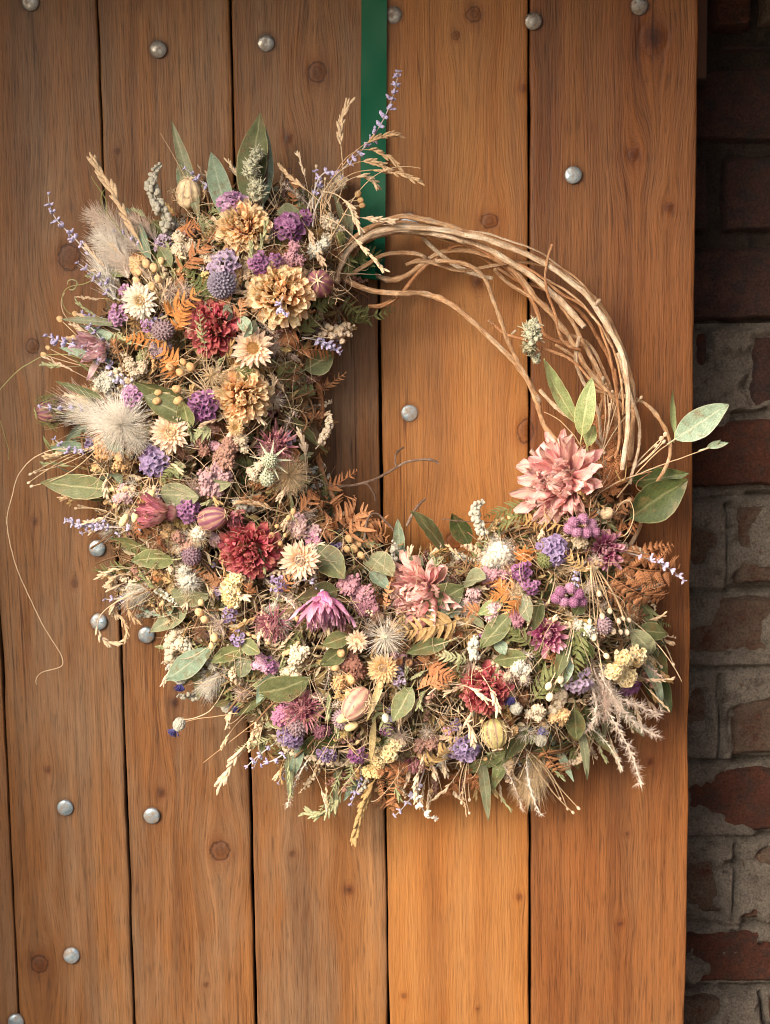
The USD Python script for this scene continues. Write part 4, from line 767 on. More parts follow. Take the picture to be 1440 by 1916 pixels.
def lavender(pts, d0, d1, mat='lavender_bit', size=7.5, step=22, stem='grey_stem', start=0.0, end=0.75, label=None):
    """pts tip to base: thin stem with pairs of small lipped buds."""
    q = spline(path(pts, d0, d1, 0.002), 60); st = obj(wreath, 'lavender_sprig', tubes(q[None], np.linspace(0.0004, 0.0009, 60)[None], 5), stem, label=label)
    L = np.linalg.norm(np.diff(q, axis=0), axis=1).sum(); n = max(4, int(L / (step * px(.03)))); C, R, AX = [], [], []
    T = unit(np.gradient(q, axis=0))
    for k in range(n):
        i = int((start + (end - start) * (k + rng.uniform(-.2, .2)) / n) * 59); i = min(max(i, 0), 59); s = size * px(.03) * (0.65 + 0.5 * math.sin(math.pi * k / n))
        for j in range(rng.integers(3, 6)):
            v = unit(np.cross(T[i], rng.normal(size=3)) - T[i] * .4 + np.array([0, -.25, 0])); C.append(q[i] + v * s * .6); R.append(s * rng.uniform(.26, .42)); AX.append(v)
            if rng.random() < .6:
                w = unit(v + rng.normal(size=3) * .6); C.append(q[i] + v * s * 1.0 + w * s * .25); R.append(s * rng.uniform(.18, .3)); AX.append(w)
    obj(st, 'buds', blobs(C, np.array(R), np.array(AX), 1.7, 1, 0.1), mat, kind='stuff')

def grass(pts, d0, d1, mat='straw_stem', head=0.45, size=9, n=26, r=1.1, label=None, splay=0.35, awn=0.0, name='grass_stalk'):
    """pts tip to base: stalk with narrow spikelets over the first part."""
    q = spline(path(pts, d0, d1, 0.001), 60); ms = [tubes(q[None], np.linspace(0.55, 1, 60)[None] * r * px(.03), 5)]
    if head > 0:
        i = (np.linspace(0, head, n) * 59).astype(int); T = -unit(np.gradient(q, axis=0))[i]; v = unit(T + splay * unit(np.cross(T, rng.normal(size=(n, 3)))) * rng.uniform(.5, 1.4, (n, 1)))
        s = size * px(.03) * rng.uniform(.8, 1.2, n); ms.append(blobs(q[i] + v * s[:, None] * .9, s * .22, v, 4.2, 1))
        if awn:
            t = np.linspace(0, 1, 5); ms.append(tubes(q[i][:, None] + v[:, None] * (s[:, None] * (.8 + awn * t))[..., None], px(.03) * .28, 3))
    return obj(wreath, name, join(ms), mat, label=label)

def wire(pts, d0, d1, r, mat, name='dry_tendril', label=None, r1=None):
    q = spline(path(pts, d0, d1, 0.0015), 16 * len(pts)); q = q + np.stack([meshkit.fbm(q * 45, 3, s_) - .5 for s_ in (1, 2, 3)], 1) * .0032
    return obj(wreath, name, tubes(q[None], np.linspace(r * .55, r1 or r, len(q))[None] * px(.03), 5), mat, label=label)

def flax(base, heads, mat='seed_tan', stem='straw_stem', r=6, d0=None, dz=0.012, label=None, stretch=1.25):
    """Thin branching stalks from one point, each ending in a small round seed capsule."""
    da = DEP(*base) if d0 is None else d0; A0 = at(*base, da); P, V, R = [], [], []
    for (hx, hy) in heads:
        B = at(hx, hy, max(DEP(hx, hy) + dz, .03)); q = np.linspace(0, 1, 8)[:, None]; sag = unit(rng.normal(size=3)) * np.linalg.norm(B - A0) * .08
        c = A0 + (B - A0) * q + sag * np.sin(np.pi * q); P.append(c); V.append(unit(c[-1] - c[-2])); R.append(r * px(da) * rng.uniform(.8, 1.15))
    P, V, R = np.array(P), np.array(V), np.array(R)
    b = obj(wreath, 'flax_sprig', tubes(P, 0.9 * px(.05), 4), stem, label=label)
    tipc = P[:, -1] + V * R[:, None] * (stretch + .15)
    obj(b, 'capsules', join([blobs(P[:, -1] + V * R[:, None] * .6, R, V, stretch, 1, .03), blobs(tipc, R * .22, V, 2, 0)]), mat, kind='stuff')

def spike(pts, d0, d1, mat, size=7, n=60, r=1.2, label=None, name='seed_spike', stretch=1.0):
    """pts tip to base: a stalk crowded with beads."""
    q = spline(path(pts, d0, d1, .001), 50); i = (rng.uniform(0, .85, n) * 49).astype(int); T = unit(np.gradient(q, axis=0))[i]; v = unit(np.cross(T, rng.normal(size=(n, 3))))
    s = size * px(.04) * (0.45 + .55 * np.clip(i / 12, 0, 1)) * rng.uniform(.7, 1.2, n)
    return obj(wreath, name, join([tubes(q[None], r * px(.04), 5), blobs(q[i] + v * s[:, None] * .8, s * .55, v, stretch, 1, .1)]), mat, label=label)

def globe(x, y, r, mat, n=110, label=None, dz=0.01, spikes=None, name='thistle_head', ax=(0, 0), long=1.0):
    """Spiky ball of pointed bracts."""
    d = DEP(x, y) + dz; R = r * S(d); P = at(x, y, d); i = np.arange(n) + .5; ph = np.arccos(1 - 2 * i / n); th = i * 2.39996 * 1.0
    v = np.stack([np.sin(ph) * np.cos(th), np.sin(ph) * np.sin(th), np.cos(ph)], 1); A = frame([ax[0], -.6, ax[1]]); c = v * [1, 1, long] * R * .8
    b = obj(wreath, name, put(join([blobs([[0, 0, 0]], R * .82, np.array([[0, 0, 1.0]]), long, 2), blobs(c, R * .11, v, 2.6, 0)]), A, P), mat, label=label)
    if spikes:
        k, ln = spikes; a = np.arange(k) * 2 * np.pi / k + rng.normal(size=k) * .15; q = np.linspace(0, 1, 6)
        C = np.stack([np.stack([np.cos(a) * (.6 + ln * t) * R, np.sin(a) * (.6 + ln * t) * R, -.3 * R * long - .2 * R * np.sin(3 * t) + 0 * a], 1) for t in q], 1)
        obj(b, 'spiny_bract', put(ribbons(C, np.stack([-np.sin(a), np.cos(a), 0 * a], 1), R * .16 * np.array([.6, 1, .8, .5, .3, .05]), .3), A, P), mat)

def plume(pts, d0, d1, mat='pink_fluff', n=26, size=12, hairs=20, label=None):
    """pts tip to base: thin wiry stalk with small starry tufts of fine awns."""
    q = spline(path(pts, d0, d1, .002), 60); i = (np.linspace(0, .85, n) * 59).astype(int); T = -unit(np.gradient(q, axis=0))[i]; s = size * px(.05)
    base = np.repeat(q[i] + rng.normal(size=(n, 3)) * s * .25, hairs, 0); v = unit(np.repeat(T, hairs, 0) * .55 + unit(rng.normal(size=(n * hairs, 3)))); t = np.linspace(0, 1, 4)
    L = s * rng.uniform(.6, 1.5, n * hairs); C = base[:, None] + v[:, None] * (L[:, None] * t)[..., None]; vv = unit(T + rng.normal(size=(n, 3)) * .35)
    m = join([tubes(q[None], np.linspace(.5, 1.1, 60)[None] * px(.05), 5), tubes(C, px(.05) * np.array([.3, .26, .2, .12]), 3), blobs(q[i] + vv * s * .3, s * .13, vv, 4.0, 1)])
    return obj(wreath, 'feathery_grass', m, mat, label=label)

def clear_of_bolts(b, t):
    return all(math.hypot(b[0] + (t[0] - b[0]) * f - x, b[1] + (t[1] - b[1]) * f - y) > 34 for x, y, _ in BOLTS for f in (.4, .6, .8, 1.0))

# ---------------------------------------------------------------- the wreath: every flower where it sits
dahlia(455, 427, 56, (-.15, .25), 'tan_petal', label='golden buff dried dahlia near the top of the wreath')
dahlia(520, 548, 66, (-.1, .2), 'tan_petal', N=125, label='largest buff dried dahlia below the top one')
dahlia(455, 742, 58, (.15, -.1), 'tan_petal', N=95, label='pale buff dried dahlia on the left arm of the wreath')
dahlia(395, 612, 56, (-.35, .05), 'red_petal', N=100, label='crimson dried dahlia high on the left arm')
dahlia(466, 1030, 60, (.05, -.25), 'red_petal', N=110, label='bright red dried dahlia left of a cream strawflower')
dahlia(908, 1293, 54, (-.05, -.2), 'red_petal', N=105, label='deep red dried dahlia at the bottom of the wreath')
dahlia(1050, 902, 84, (-.75, .2), 'pink_petal', 'open', N=125, label='large crumpled pink dahlia where the right end meets the vines', heart='mauve_petal')
dahlia(790, 1110, 74, (-.85, -.1), 'pink_petal', 'open', N=115, label='crumpled pink dahlia at the inner edge of the bottom', heart='mauve_petal')
dahlia(605, 1122, 50, (.08, -2.0), 'mauve_petal', 'cup', dz=.012, label='mauve pink dahlia hanging face down', heart='mauve_petal')
dahlia(1131, 1030, 43, (.1, .05), 'magenta_petal', 'mum', N=85, label='small pink dahlia with magenta heart on the right end')
dahlia(1022, 1188, 46, (0, .1), 'magenta_petal', 'mum', N=60, label='small pink dahlia with open gold heart lower right', heart='gold_heart')
dahlia(515, 835, 50, (0, .25), 'dusty_petal', 'thin', label='dusty pink shaggy aster on the left arm', name='aster')
dahlia(512, 1165, 48, (-.2, -.4), 'dusty_petal', 'thin', label='dusty pink shaggy aster left of the hanging mauve dahlia', name='aster')
dahlia(565, 1325, 54, (0, .1), 'dusty_petal', 'thin', label='dusty pink shaggy aster at the lower left edge', name='aster')
dahlia(425, 1012, 34, (-.4, .1), 'dusty_petal', 'thin', N=80, dz=-.006, name='aster', label='mauve shaggy aster tucked behind the bright red dahlia')
dahlia(775, 1425, 36, (-.1, -.6), 'dusty_petal', 'thin', N=80, name='aster', label='faded shaggy aster on the bottom rim')
dahlia(197, 650, 40, (-.75, -.1), 'pale_bud_petal', 'bud', N=30, name='everlasting_bud', label='pale pink papery bud at the left rim')
dahlia(315, 960, 40, (-1.8, .3), 'maroon_bud_petal', 'bud', N=34, dz=.012, name='everlasting_bud', label='pink and maroon streaked papery bud on the left')
dahlia(440, 965, 24, (.2, -.3), 'maroon_bud_petal', 'bud', N=20, name='everlasting_bud', label='small maroon and cream bud')
dahlia(500, 748, 34, (.5, -.1), 'magenta_petal', 'ball', N=60, dz=-.012, label='magenta dahlia half hidden behind the pale buff one')
strawflower(262, 563, 37, (-.1, -.05), 'white_bract', 'white strawflower on the left rim', 'cream_floret', True)
strawflower(473, 652, 42, (.05, .1), 'cream_bract', 'cream strawflower with wide open buff disc', 'gold_heart')
strawflower(561, 1047, 42, (-.05, -.05), 'cream_bract', 'cream strawflower right of the bright red dahlia', 'white_bract', True, dz=.016)
strawflower(318, 810, 40, (.1, .35), 'cream_bract', 'pale peach strawflower on the left arm', 'cream_floret', True)
strawflower(716, 1249, 33, (-.1, -.1), 'tan_bract', 'straw yellow strawflower at the bottom', 'cream_bract', True)
strawflower(668, 1199, 24, (-.3, -.1), 'cream_bract', 'small pinkish strawflower beside the hairy white seed head', 'cream_floret')
strawflower(440, 800, 17, (.1, .1), 'tan_bract', None, 'gold_heart')
strawflower(820, 1047, 14, (.1, .3), 'tan_bract', None, 'cream_floret', True)
pod(353, 362, 24, (.1, .8), 'pod_cream', 'round cream seed pod standing up at the top left', dz=.034)
pod(597, 531, 26, (-.05, .15), 'pod_purple', 'purple and yellow striped seed pod facing forward near the top', face=1.0)
pod(97, 768, 24, (-.9, -.15), 'pod_purple', 'maroon seed pod sticking out at the far left', 'green_stem', 60, 1.2)
pod(165, 748, 18, (-.8, .1), 'pod_cream', 'pale seed pod behind the maroon one at far left', 'green_stem', 40, 1.3)
pod(667, 1317, 27, (-.45, -.5), 'pod_beige', 'pink and beige seed pod at the bottom', 'straw_stem', 10, 1.3)
pod(926, 1373, 25, (.1, -.8), 'pod_green', 'yellow green seed pod hanging below the deep red dahlia', 'straw_stem', 26, 1.15)
pod(398, 970, 23, (.6, .2), 'pod_purple', 'small maroon and yellow pod', 'straw_stem', 8, 1.35)
pod(1135, 960, 12, (.2, .2), 'pod_cream')
for x, y, r, ln, m, N, lb in [(433, 380, 34, (0, .6), 'lilac_floret', 16, 'lilac statice sprig at the top'), (540, 425, 36, (.1, .3), 'purple_floret', 18, 'deep purple statice near the top'), (572, 408, 22, (.3, .4), 'purple_floret', 10, None), (485, 494, 26, (.1, 0), 'purple_floret', 14, None), (515, 488, 20, (.2, 0), 'purple_floret', 9, None),
        (418, 500, 40, (-.1, .2), 'faded_floret', 14, 'faded lavender papery statice'), (305, 455, 24, (-.3, .5), 'faded_floret', 12, None), (378, 762, 38, (-.1, -.1), 'purple_floret', 20, 'magenta purple statice beside the pale buff dahlia'), (288, 862, 38, (-.3, .2), 'violet_floret', 20, 'blue violet statice on the left arm'), (352, 955, 30, (0, 0), 'purple_floret', 16, 'bright purple statice between two buds'),
        (245, 745, 30, (-.4, 0), 'lilac_floret', 16, None), (220, 590, 26, (-.4, .1), 'lilac_floret', 14, None), (275, 610, 18, (0, 0), 'lilac_floret', 9, None), (1036, 1030, 38, (.1, .2), 'violet_floret', 20, 'blue violet statice on the right end'), (975, 1070, 26, (-.1, .1), 'purple_floret', 14, 'purple statice beneath the curled orange fern'), (993, 1098, 22, (0, 0), 'purple_floret', 11, None),
        (545, 1378, 36, (-.2, -.5), 'violet_floret', 18, 'deep violet statice at the lower left rim'), (868, 1402, 38, (0, -.5), 'violet_floret', 18, 'faded violet statice at the bottom'), (612, 1412, 26, (0, -.6), 'violet_floret', 12, None), (668, 1413, 24, (0, -.4), 'purple_floret', 12, None), (520, 1093, 24, (-.1, .1), 'violet_floret', 8, 'violet statice above the shaggy aster'), (445, 1195, 22, (-.2, 0), 'violet_floret', 8, None), (428, 1150, 20, (0, 0), 'violet_floret', 8, None),
        (722, 1366, 18, (0, -.2), 'purple_floret', 8, None), (838, 1366, 13, (0, 0), 'lilac_floret', 5, None), (1180, 1285, 26, (.3, -.4), 'purple_floret', 14, 'purple statice under the cream flowerheads at right'), (1082, 1275, 36, (.1, -.3), 'faded_floret', 10, 'faded lilac statice bract at lower right'), (505, 1245, 20, (0, -.1), 'purple_floret', 9, None), (235, 545, 20, (-.4, .2), 'lilac_floret', 9, None), (745, 1270, 20, (0, 0), 'faded_floret', 8, None)]:
    statice(x, y, r * .88, ln, m, N, label=lb, dz=.024 if y < 400 else .009)
for x, y, r in [(1150, 1255, 20), (1166, 1232, 20), (1190, 1228, 22), (1198, 1258, 21), (1172, 1268, 21), (1212, 1244, 18)]: statice(x, y, r, (.1, 0), 'cream_floret', 12, fr=.34, dz=.02, label='cream yellow papery flowerhead at the lower right rim')
for x, y, r in [(727, 1410, 20), (742, 1392, 16), (708, 1425, 14), (700, 1402, 12), (430, 1100, 20), (436, 1122, 18), (442, 1082, 16), (822, 1048, 12)]: statice(x, y, r, (0, -.1), 'cream_floret', 10, fr=.34, dz=.008)
for x, y, r, m, N, lb in [(665, 1105, 40, 'mauve_grain', 260, 'mauve grainy flowerhead left of the crumpled pink dahlia'), (572, 985, 36, 'mauve_grain', 230, 'dusky pink grainy flowerhead above the cream strawflower'), (585, 1010, 18, 'pink_grain', 90, None), (400, 900, 38, 'mauve_grain', 230, 'mauve grainy flowerhead on the left arm'), (432, 852, 36, 'brown_grain', 240, 'brown grainy flowerhead on the left arm'), (380, 835, 26, 'brown_grain', 160, None),
        (345, 1010, 30, 'brown_grain', 170, None), (492, 1240, 24, 'pink_grain', 140, 'dusky pink round flowerhead'), (515, 1252, 15, 'pink_grain', 70, None), (540, 1345, 34, 'pink_grain', 200, None), (600, 1362, 24, 'mauve_grain', 130, None), (690, 1135, 26, 'mauve_grain', 130, None), (925, 1075, 30, 'mauve_grain', 160, None), (920, 1145, 24, 'mauve_grain', 120, None), (970, 1160, 24, 'mauve_grain', 130, None), (880, 1118, 24, 'mauve_grain', 100, None),
        (205, 835, 34, 'seed_tan', 130, 'tan seed cluster at the left rim'), (228, 858, 26, 'seed_tan', 90, None), (230, 925, 24, 'mauve_grain', 120, None), (550, 478, 28, 'mauve_grain', 150, None), (345, 460, 30, 'cream_grain', 160, None), (395, 480, 24, 'cream_grain', 130, None), (625, 345, 26, 'cream_grain', 140, None), (615, 430, 30, 'cream_grain', 150, None), (600, 470, 26, 'grey_grain', 130, None), (395, 895, 20, 'grey_grain', 100, None), (448, 830, 22, 'cream_grain', 120, None), (480, 880, 22, 'cream_grain', 120, None),
        (560, 1230, 30, 'cream_grain', 150, 'cream frothy seed cluster at lower left'), (545, 1265, 24, 'cream_grain', 110, None), (660, 1245, 34, 'brown_grain', 180, None), (640, 1268, 28, 'seed_tan', 110, None), (970, 1250, 26, 'grey_grain', 150, None), (335, 1200, 28, 'cream_grain', 150, None), (435, 1115, 26, 'yellow_grain', 150, 'pale yellow frothy flowerhead'), (300, 650, 24, 'thistle_purple', 110, None), (255, 690, 26, 'cream_grain', 140, None), (200, 715, 26, 'grey_grain', 130, None), (360, 610, 18, 'brown_grain', 90, None), (800, 1395, 30, 'brown_grain', 150, None), (700, 1440, 26, 'yellow_grain', 120, None), (1090, 1180, 28, 'grey_grain', 140, None), (845, 1050, 26, 'cream_grain', 120, None), (820, 1080, 30, 'cream_grain', 150, None), (1000, 1330, 24, 'cream_grain', 120, None), (1045, 1340, 26, 'seed_tan', 120, None)]:
    grains(x, y, r, (rng.normal() * .2, rng.normal() * .2), m, N, label=lb)
for cx, cy, lb in [(1088, 985, 'cluster of magenta button flowers below the large pink dahlia'), (1064, 1115, 'cluster of magenta button flowers beside the small gold hearted dahlia')]:
    bb = None
    for ox, oy in [(-16, -8), (2, -14), (18, -4), (-10, 10), (8, 12), (24, 10), (-24, 4)]:
        globe(cx + ox, cy + oy, 11, 'magenta_ball', 70, label=lb, name='button_flower', dz=.014 + rng.uniform(0, .006))
globe(415, 532, 27, 'thistle_blue', 170, 'blue grey thistle head near the top left')
globe(505, 862, 15, 'thistle_green', 90, 'green spiny thistle with pale star of bracts', dz=.022, spikes=(9, 2.1))
globe(560, 1355, 22, 'thistle_purple', 130, 'grey purple teasel head at the lower left', long=1.3, ax=(-.3, -.2))
globe(305, 618, 20, 'thistle_purple', 110, None, long=1.3, ax=(.5, 0)); globe(358, 1040, 19, 'thistle_purple', 110, None); globe(500, 895, 16, 'thistle_green', 80); globe(1020, 1048, 16, 'fern_green', 90); globe(640, 1345, 20, 'thistle_purple', 100); globe(1128, 1170, 18, 'thistle_purple', 90)
burst(720, 1192, 44, (.05, .1), 'white_fluff', 190, 'hairy white starburst seed head above the straw yellow strawflower', core='thistle_green', thick=.008, dz=.018)
burst(540, 888, 44, (.1, 0), 'buff_fluff', 420, 'buff feathery pompom on the left arm', thick=.005, dz=.014)
burst(228, 795, 66, (-.3, .3), 'white_fluff', 760, 'silvery white fluffy tuft at the left rim', thick=.005, dz=.012, curve=.5)
burst(255, 820, 36, (.1, -.1), 'white_fluff', 260, None, thick=.007, dz=.01, curve=.6)
burst(935, 1035, 34, (-.1, .2), 'white_fluff', 420, 'white woolly flower at the inner edge right of centre', thick=.006, core='white_fluff', corer=.55, dz=.012)
burst(915, 1050, 24, (-.3, .1), 'white_fluff', 240, None, thick=.008, core='white_fluff', corer=.5, dz=.012)
burst(353, 1088, 28, (-.2, 0), 'white_fluff', 220, 'white fluffy everlasting on the lower left', thick=.01, core='grey_grain', corer=.5)
burst(372, 1000, 26, (0, .1), 'buff_fluff', 240, None, thick=.01, core='grey_grain', corer=.5); burst(345, 1068, 18, (-.1, .2), 'white_fluff', 120, None, thick=.012, core='grey_grain', corer=.5)
burst(395, 705, 26, (0, -.3), 'buff_fluff', 110, None, thick=.018, dz=.012); burst(345, 690, 16, (0, 0), 'buff_fluff', 60, None, thick=.02)
burst(950, 1265, 18, (0, 0), 'pink_fluff', 110, None, thick=.014, core='cream_grain', corer=.4); burst(980, 1270, 16, (0, 0), 'pink_fluff', 110, None, thick=.014, core='cream_grain', corer=.4)
burst(248, 905, 18, (0, 0), 'white_fluff', 50, None, thick=.012)
tail([(265, 470), (215, 430), (165, 395)], .05, .035, 34, 'pink_fluff', 700, 'silvery pink plume at the upper left rim', lean=.5); tail([(250, 500), (215, 470), (185, 440)], .055, .05, 36, 'white_fluff', 600, lean=.6); tail([(240, 520), (225, 490), (205, 470)], .06, .05, 30, 'pink_fluff', 400, lean=.6); tail([(290, 450), (262, 420), (240, 405)], .05, .05, 24, 'pink_fluff', 260, lean=.6)
tail([(985, 1370), (990, 1425), (975, 1470)], .04, .035, 44, 'buff_fluff', 900, 'buff bottle brush grass tail hanging at the bottom', lean=1.2); tail([(1000, 1390), (1002, 1430), (990, 1480)], .045, .04, 46, 'buff_fluff', 700, lean=1.3)
tail([(430, 1235), (405, 1262), (385, 1290)], .06, .05, 34, 'white_fluff', 520, 'silvery grass tail on the lower left', lean=1.0); tail([(335, 1060), (295, 1070), (262, 1075)], .05, .04, 28, 'buff_fluff', 420, None, lean=.8); tail([(270, 985), (225, 990), (195, 1000)], .045, .035, 24, 'white_fluff', 320, None, lean=.7)
tail([(800, 1345), (775, 1390), (750, 1425)], .05, .045, 40, 'buff_fluff', 640, 'soft grey buff grass tail at the bottom left of the violet statice', lean=1.0); tail([(555, 1115), (540, 1145), (520, 1165)], .085, .085, 28, 'buff_fluff', 420, None, lean=.9); tail([(230, 800), (190, 782), (150, 765)], .07, .045, 60, 'white_fluff', 620, None, lean=1.5); tail([(215, 560), (200, 520), (190, 490)], .05, .045, 40, 'white_fluff', 420, None, lean=1.0); tail([(300, 1085), (270, 1100), (245, 1120)], .06, .04, 40, 'white_fluff', 380, None, lean=1.2)
tail([(465, 1175), (425, 1165), (390, 1160)], .08, .07, 20, 'thistle_purple', 380, 'dark purple bristly grass head', lean=.6); tail([(445, 1180), (400, 1185), (380, 1190)], .07, .065, 16, 'thistle_purple', 200, None, lean=.6); tail([(1035, 1060), (1030, 1090), (1015, 1120)], .08, .08, 10, 'fern_green', 260, None, lean=.4, thick=.0002)

LV = [  # base, tip, width, material, options
    ((372, 410), (321, 228), 26, 'leaf_grey', {}), ((352, 372), (336, 306), 28, 'leaf_blue', {'shape': 'oval'}), ((428, 415), (395, 287), 40, 'leaf_blue', {}), ((463, 385), (487, 213), 56, 'leaf_olive', {'bend': -.1, 'curl': .2}), ((492, 385), (497, 240), 32, 'leaf_blue', {}), ((532, 372), (464, 349), 30, 'leaf_olive', {'roll': .8}), ((565, 402), (517, 398), 40, 'leaf_grey', {}), ((578, 405), (543, 366), 24, 'leaf_dark', {}),
    ((283, 485), (236, 388), 32, 'leaf_blue', {}), ((300, 510), (262, 445), 26, 'leaf_olive', {}), ((320, 500), (296, 460), 26, 'leaf_olive', {}), ((250, 510), (190, 508), 24, 'leaf_olive', {}), ((210, 917), (77, 903), 46, 'leaf_olive', {'label': 'broad olive leaf pointing left'}), ((165, 925), (226, 888), 34, 'leaf_blue', {}), ((365, 762), (250, 715), 52, 'leaf_olive', {}), ((355, 785), (270, 742), 46, 'leaf_olive', {'dz': 0}), ((352, 805), (340, 750), 34, 'leaf_olive', {}),
    ((300, 925), (372, 930), 50, 'leaf_grey', {'shape': 'oval'}), ((375, 914), (432, 905), 26, 'leaf_grey', {}), ((520, 682), (588, 735), 44, 'leaf_fresh', {'bend': .7}), ((570, 692), (624, 660), 46, 'leaf_olive', {}), ((548, 735), (590, 738), 14, 'leaf_olive', {'curl': .5}), ((545, 780), (612, 846), 18, 'leaf_olive', {'bend': .4}), ((290, 1035), (207, 1008), 48, 'leaf_olive', {}), ((325, 1047), (246, 1050), 42, 'leaf_olive', {}), ((322, 1118), (390, 1112), 48, 'leaf_grey', {'shape': 'oval'}), ((352, 1125), (282, 1182), 46, 'leaf_grey', {}),
    ((325, 1135), (258, 1140), 30, 'leaf_blue', {'bend': 1.6, 'roll': .6}), ((392, 1212), (311, 1272), 44, 'leaf_blue', {'label': 'blue green leaf pointing down left'}), ((455, 1215), (395, 1240), 34, 'leaf_olive', {}), ((450, 1200), (487, 1222), 30, 'leaf_olive', {}), ((462, 1225), (448, 1268), 32, 'leaf_grey', {}), ((512, 1260), (480, 1318), 24, 'leaf_blue', {'bend': .9, 'roll': -.5}), ((485, 1295), (580, 1268), 60, 'leaf_olive', {}), ((628, 1368), (560, 1418), 50, 'leaf_dark', {}), ((590, 1022), (645, 1082), 54, 'leaf_olive', {}), ((632, 1105), (556, 1122), 50, 'leaf_olive', {}),
    ((652, 1190), (602, 1208), 32, 'leaf_olive', {}), ((648, 1208), (598, 1245), 40, 'leaf_olive', {}), ((835, 1038), (768, 957), 44, 'leaf_olive', {'label': 'olive leaf pointing up left at the inner edge'}), ((690, 1040), (735, 1078), 50, 'leaf_grey', {'shape': 'oval'}), ((692, 1070), (728, 1104), 28, 'leaf_blue', {}), ((748, 1045), (744, 972), 22, 'leaf_blue', {}), ((765, 1068), (788, 1040), 30, 'leaf_grey', {}), ((878, 1020), (846, 962), 38, 'leaf_dark', {}), ((788, 1142), (868, 1098), 58, 'leaf_olive', {'label': 'broad olive leaf beside the crumpled pink dahlia'}), ((870, 1088), (908, 1082), 46, 'leaf_grey', {'shape': 'oval'}), ((870, 1128), (822, 1148), 34, 'leaf_blue', {'bend': 1.0}),
    ((940, 1125), (893, 1150), 28, 'leaf_fresh', {}), ((955, 1148), (898, 1212), 40, 'leaf_olive', {}), ((985, 1228), (922, 1236), 34, 'leaf_olive', {}), ((928, 1198), (945, 1225), 26, 'leaf_blue', {}), ((840, 1200), (760, 1222), 30, 'leaf_olive', {}), ((975, 1108), (990, 1165), 28, 'leaf_grey', {}), ((1012, 1120), (995, 1180), 30, 'leaf_olive', {}), ((1075, 1150), (1090, 1125), 26, 'leaf_olive', {}), ((1262, 822), (1361, 757), 52, 'leaf_blue', {'d0': .05, 'd1': .06, 'label': 'grey green leaf reaching out over the brick wall'}), ((1262, 812), (1258, 730), 16, 'leaf_fresh', {'d0': .05, 'd1': .055, 'bend': .6}),
    ((1178, 970), (1285, 898), 74, 'leaf_dark', {'d0': .05, 'd1': .05, 'label': 'largest dark olive leaf at the right'}), ((1180, 900), (1288, 886), 40, 'leaf_dark', {'d0': .045, 'd1': .04}), ((1325, 838), (1362, 829), 12, 'leaf_blue', {'d0': .05, 'd1': .05}), ((1322, 838), (1348, 823), 12, 'leaf_blue', {'d0': .05, 'd1': .055}), ((1082, 795), (1018, 673), 34, 'leaf_fresh', {'d0': .06, 'd1': .075, 'bend': .5, 'label': 'bright green leaf rising through the vines'}), ((1088, 815), (1108, 705), 36, 'leaf_fresh', {'d0': .06, 'd1': .07}), ((1098, 835), (1112, 795), 26, 'leaf_fresh', {'d0': .055, 'd1': .06}), ((1068, 770), (1050, 725), 16, 'leaf_olive', {'d0': .05, 'd1': .05}),
    ((1190, 1180), (1248, 1186), 34, 'leaf_olive', {}), ((1178, 1178), (1222, 1222), 38, 'leaf_grey', {}), ((1208, 1240), (1255, 1333), 44, 'leaf_dark', {'d1': .03, 'label': 'long dark green leaf pointing down at the right'}), ((1212, 1195), (1245, 1275), 34, 'leaf_dark', {'d1': .03}), ((945, 1405), (866, 1446), 36, 'leaf_fresh', {}), ((962, 1392), (923, 1478), 32, 'leaf_fresh', {}), ((985, 1365), (945, 1420), 40, 'leaf_olive', {}), ((770, 1285), (735, 1350), 40, 'leaf_olive', {}), ((1075, 1325), (1078, 1385), 38, 'leaf_olive', {}), ((1092, 1320), (1108, 1378), 32, 'leaf_dark', {}), ((702, 1340), (694, 1425), 13, 'leaf_straw', {'curl': .4}), ((722, 1250), (685, 1350), 14, 'leaf_straw', {}),
    ((1062, 1200), (1040, 1268), 26, 'leaf_olive', {}), ((1065, 1225), (1050, 1285), 24, 'leaf_blue', {}), ((130, 845), (80, 815), 20, 'leaf_fresh', {'curl': .6}), ((160, 835), (95, 838), 22, 'leaf_blue', {}), ((150, 890), (105, 872), 18, 'leaf_blue', {}), ((230, 845), (195, 820), 24, 'leaf_blue', {}), ((445, 590), (470, 625), 24, 'leaf_blue', {'bend': .9}), ((430, 600), (420, 570), 18, 'leaf_blue', {}), ((478, 600), (455, 632), 18, 'leaf_blue', {}), ((640, 460), (630, 440), 30, 'leaf_fresh', {'shape': 'oval'}), ((220, 510), (188, 525), 20, 'leaf_fresh', {}), ((430, 1310), (400, 1320), 14, 'leaf_olive', {}), ((370, 1255), (372, 1310), 16, 'leaf_olive', {'bend': .8}), ((500, 1300), (440, 1340), 14, 'leaf_olive', {}), ((1180, 1262), (1090, 1240), 24, 'leaf_olive', {}), ((905, 1175), (880, 1150), 18, 'leaf_grey', {}), ((335, 1290), (410, 1200), 12, 'leaf_grey', {'curl': .4})]
for b, t, w, m, k in LV:
    k = dict(k); k.pop('dz', 0); leaf(b, t, w, m, **k)

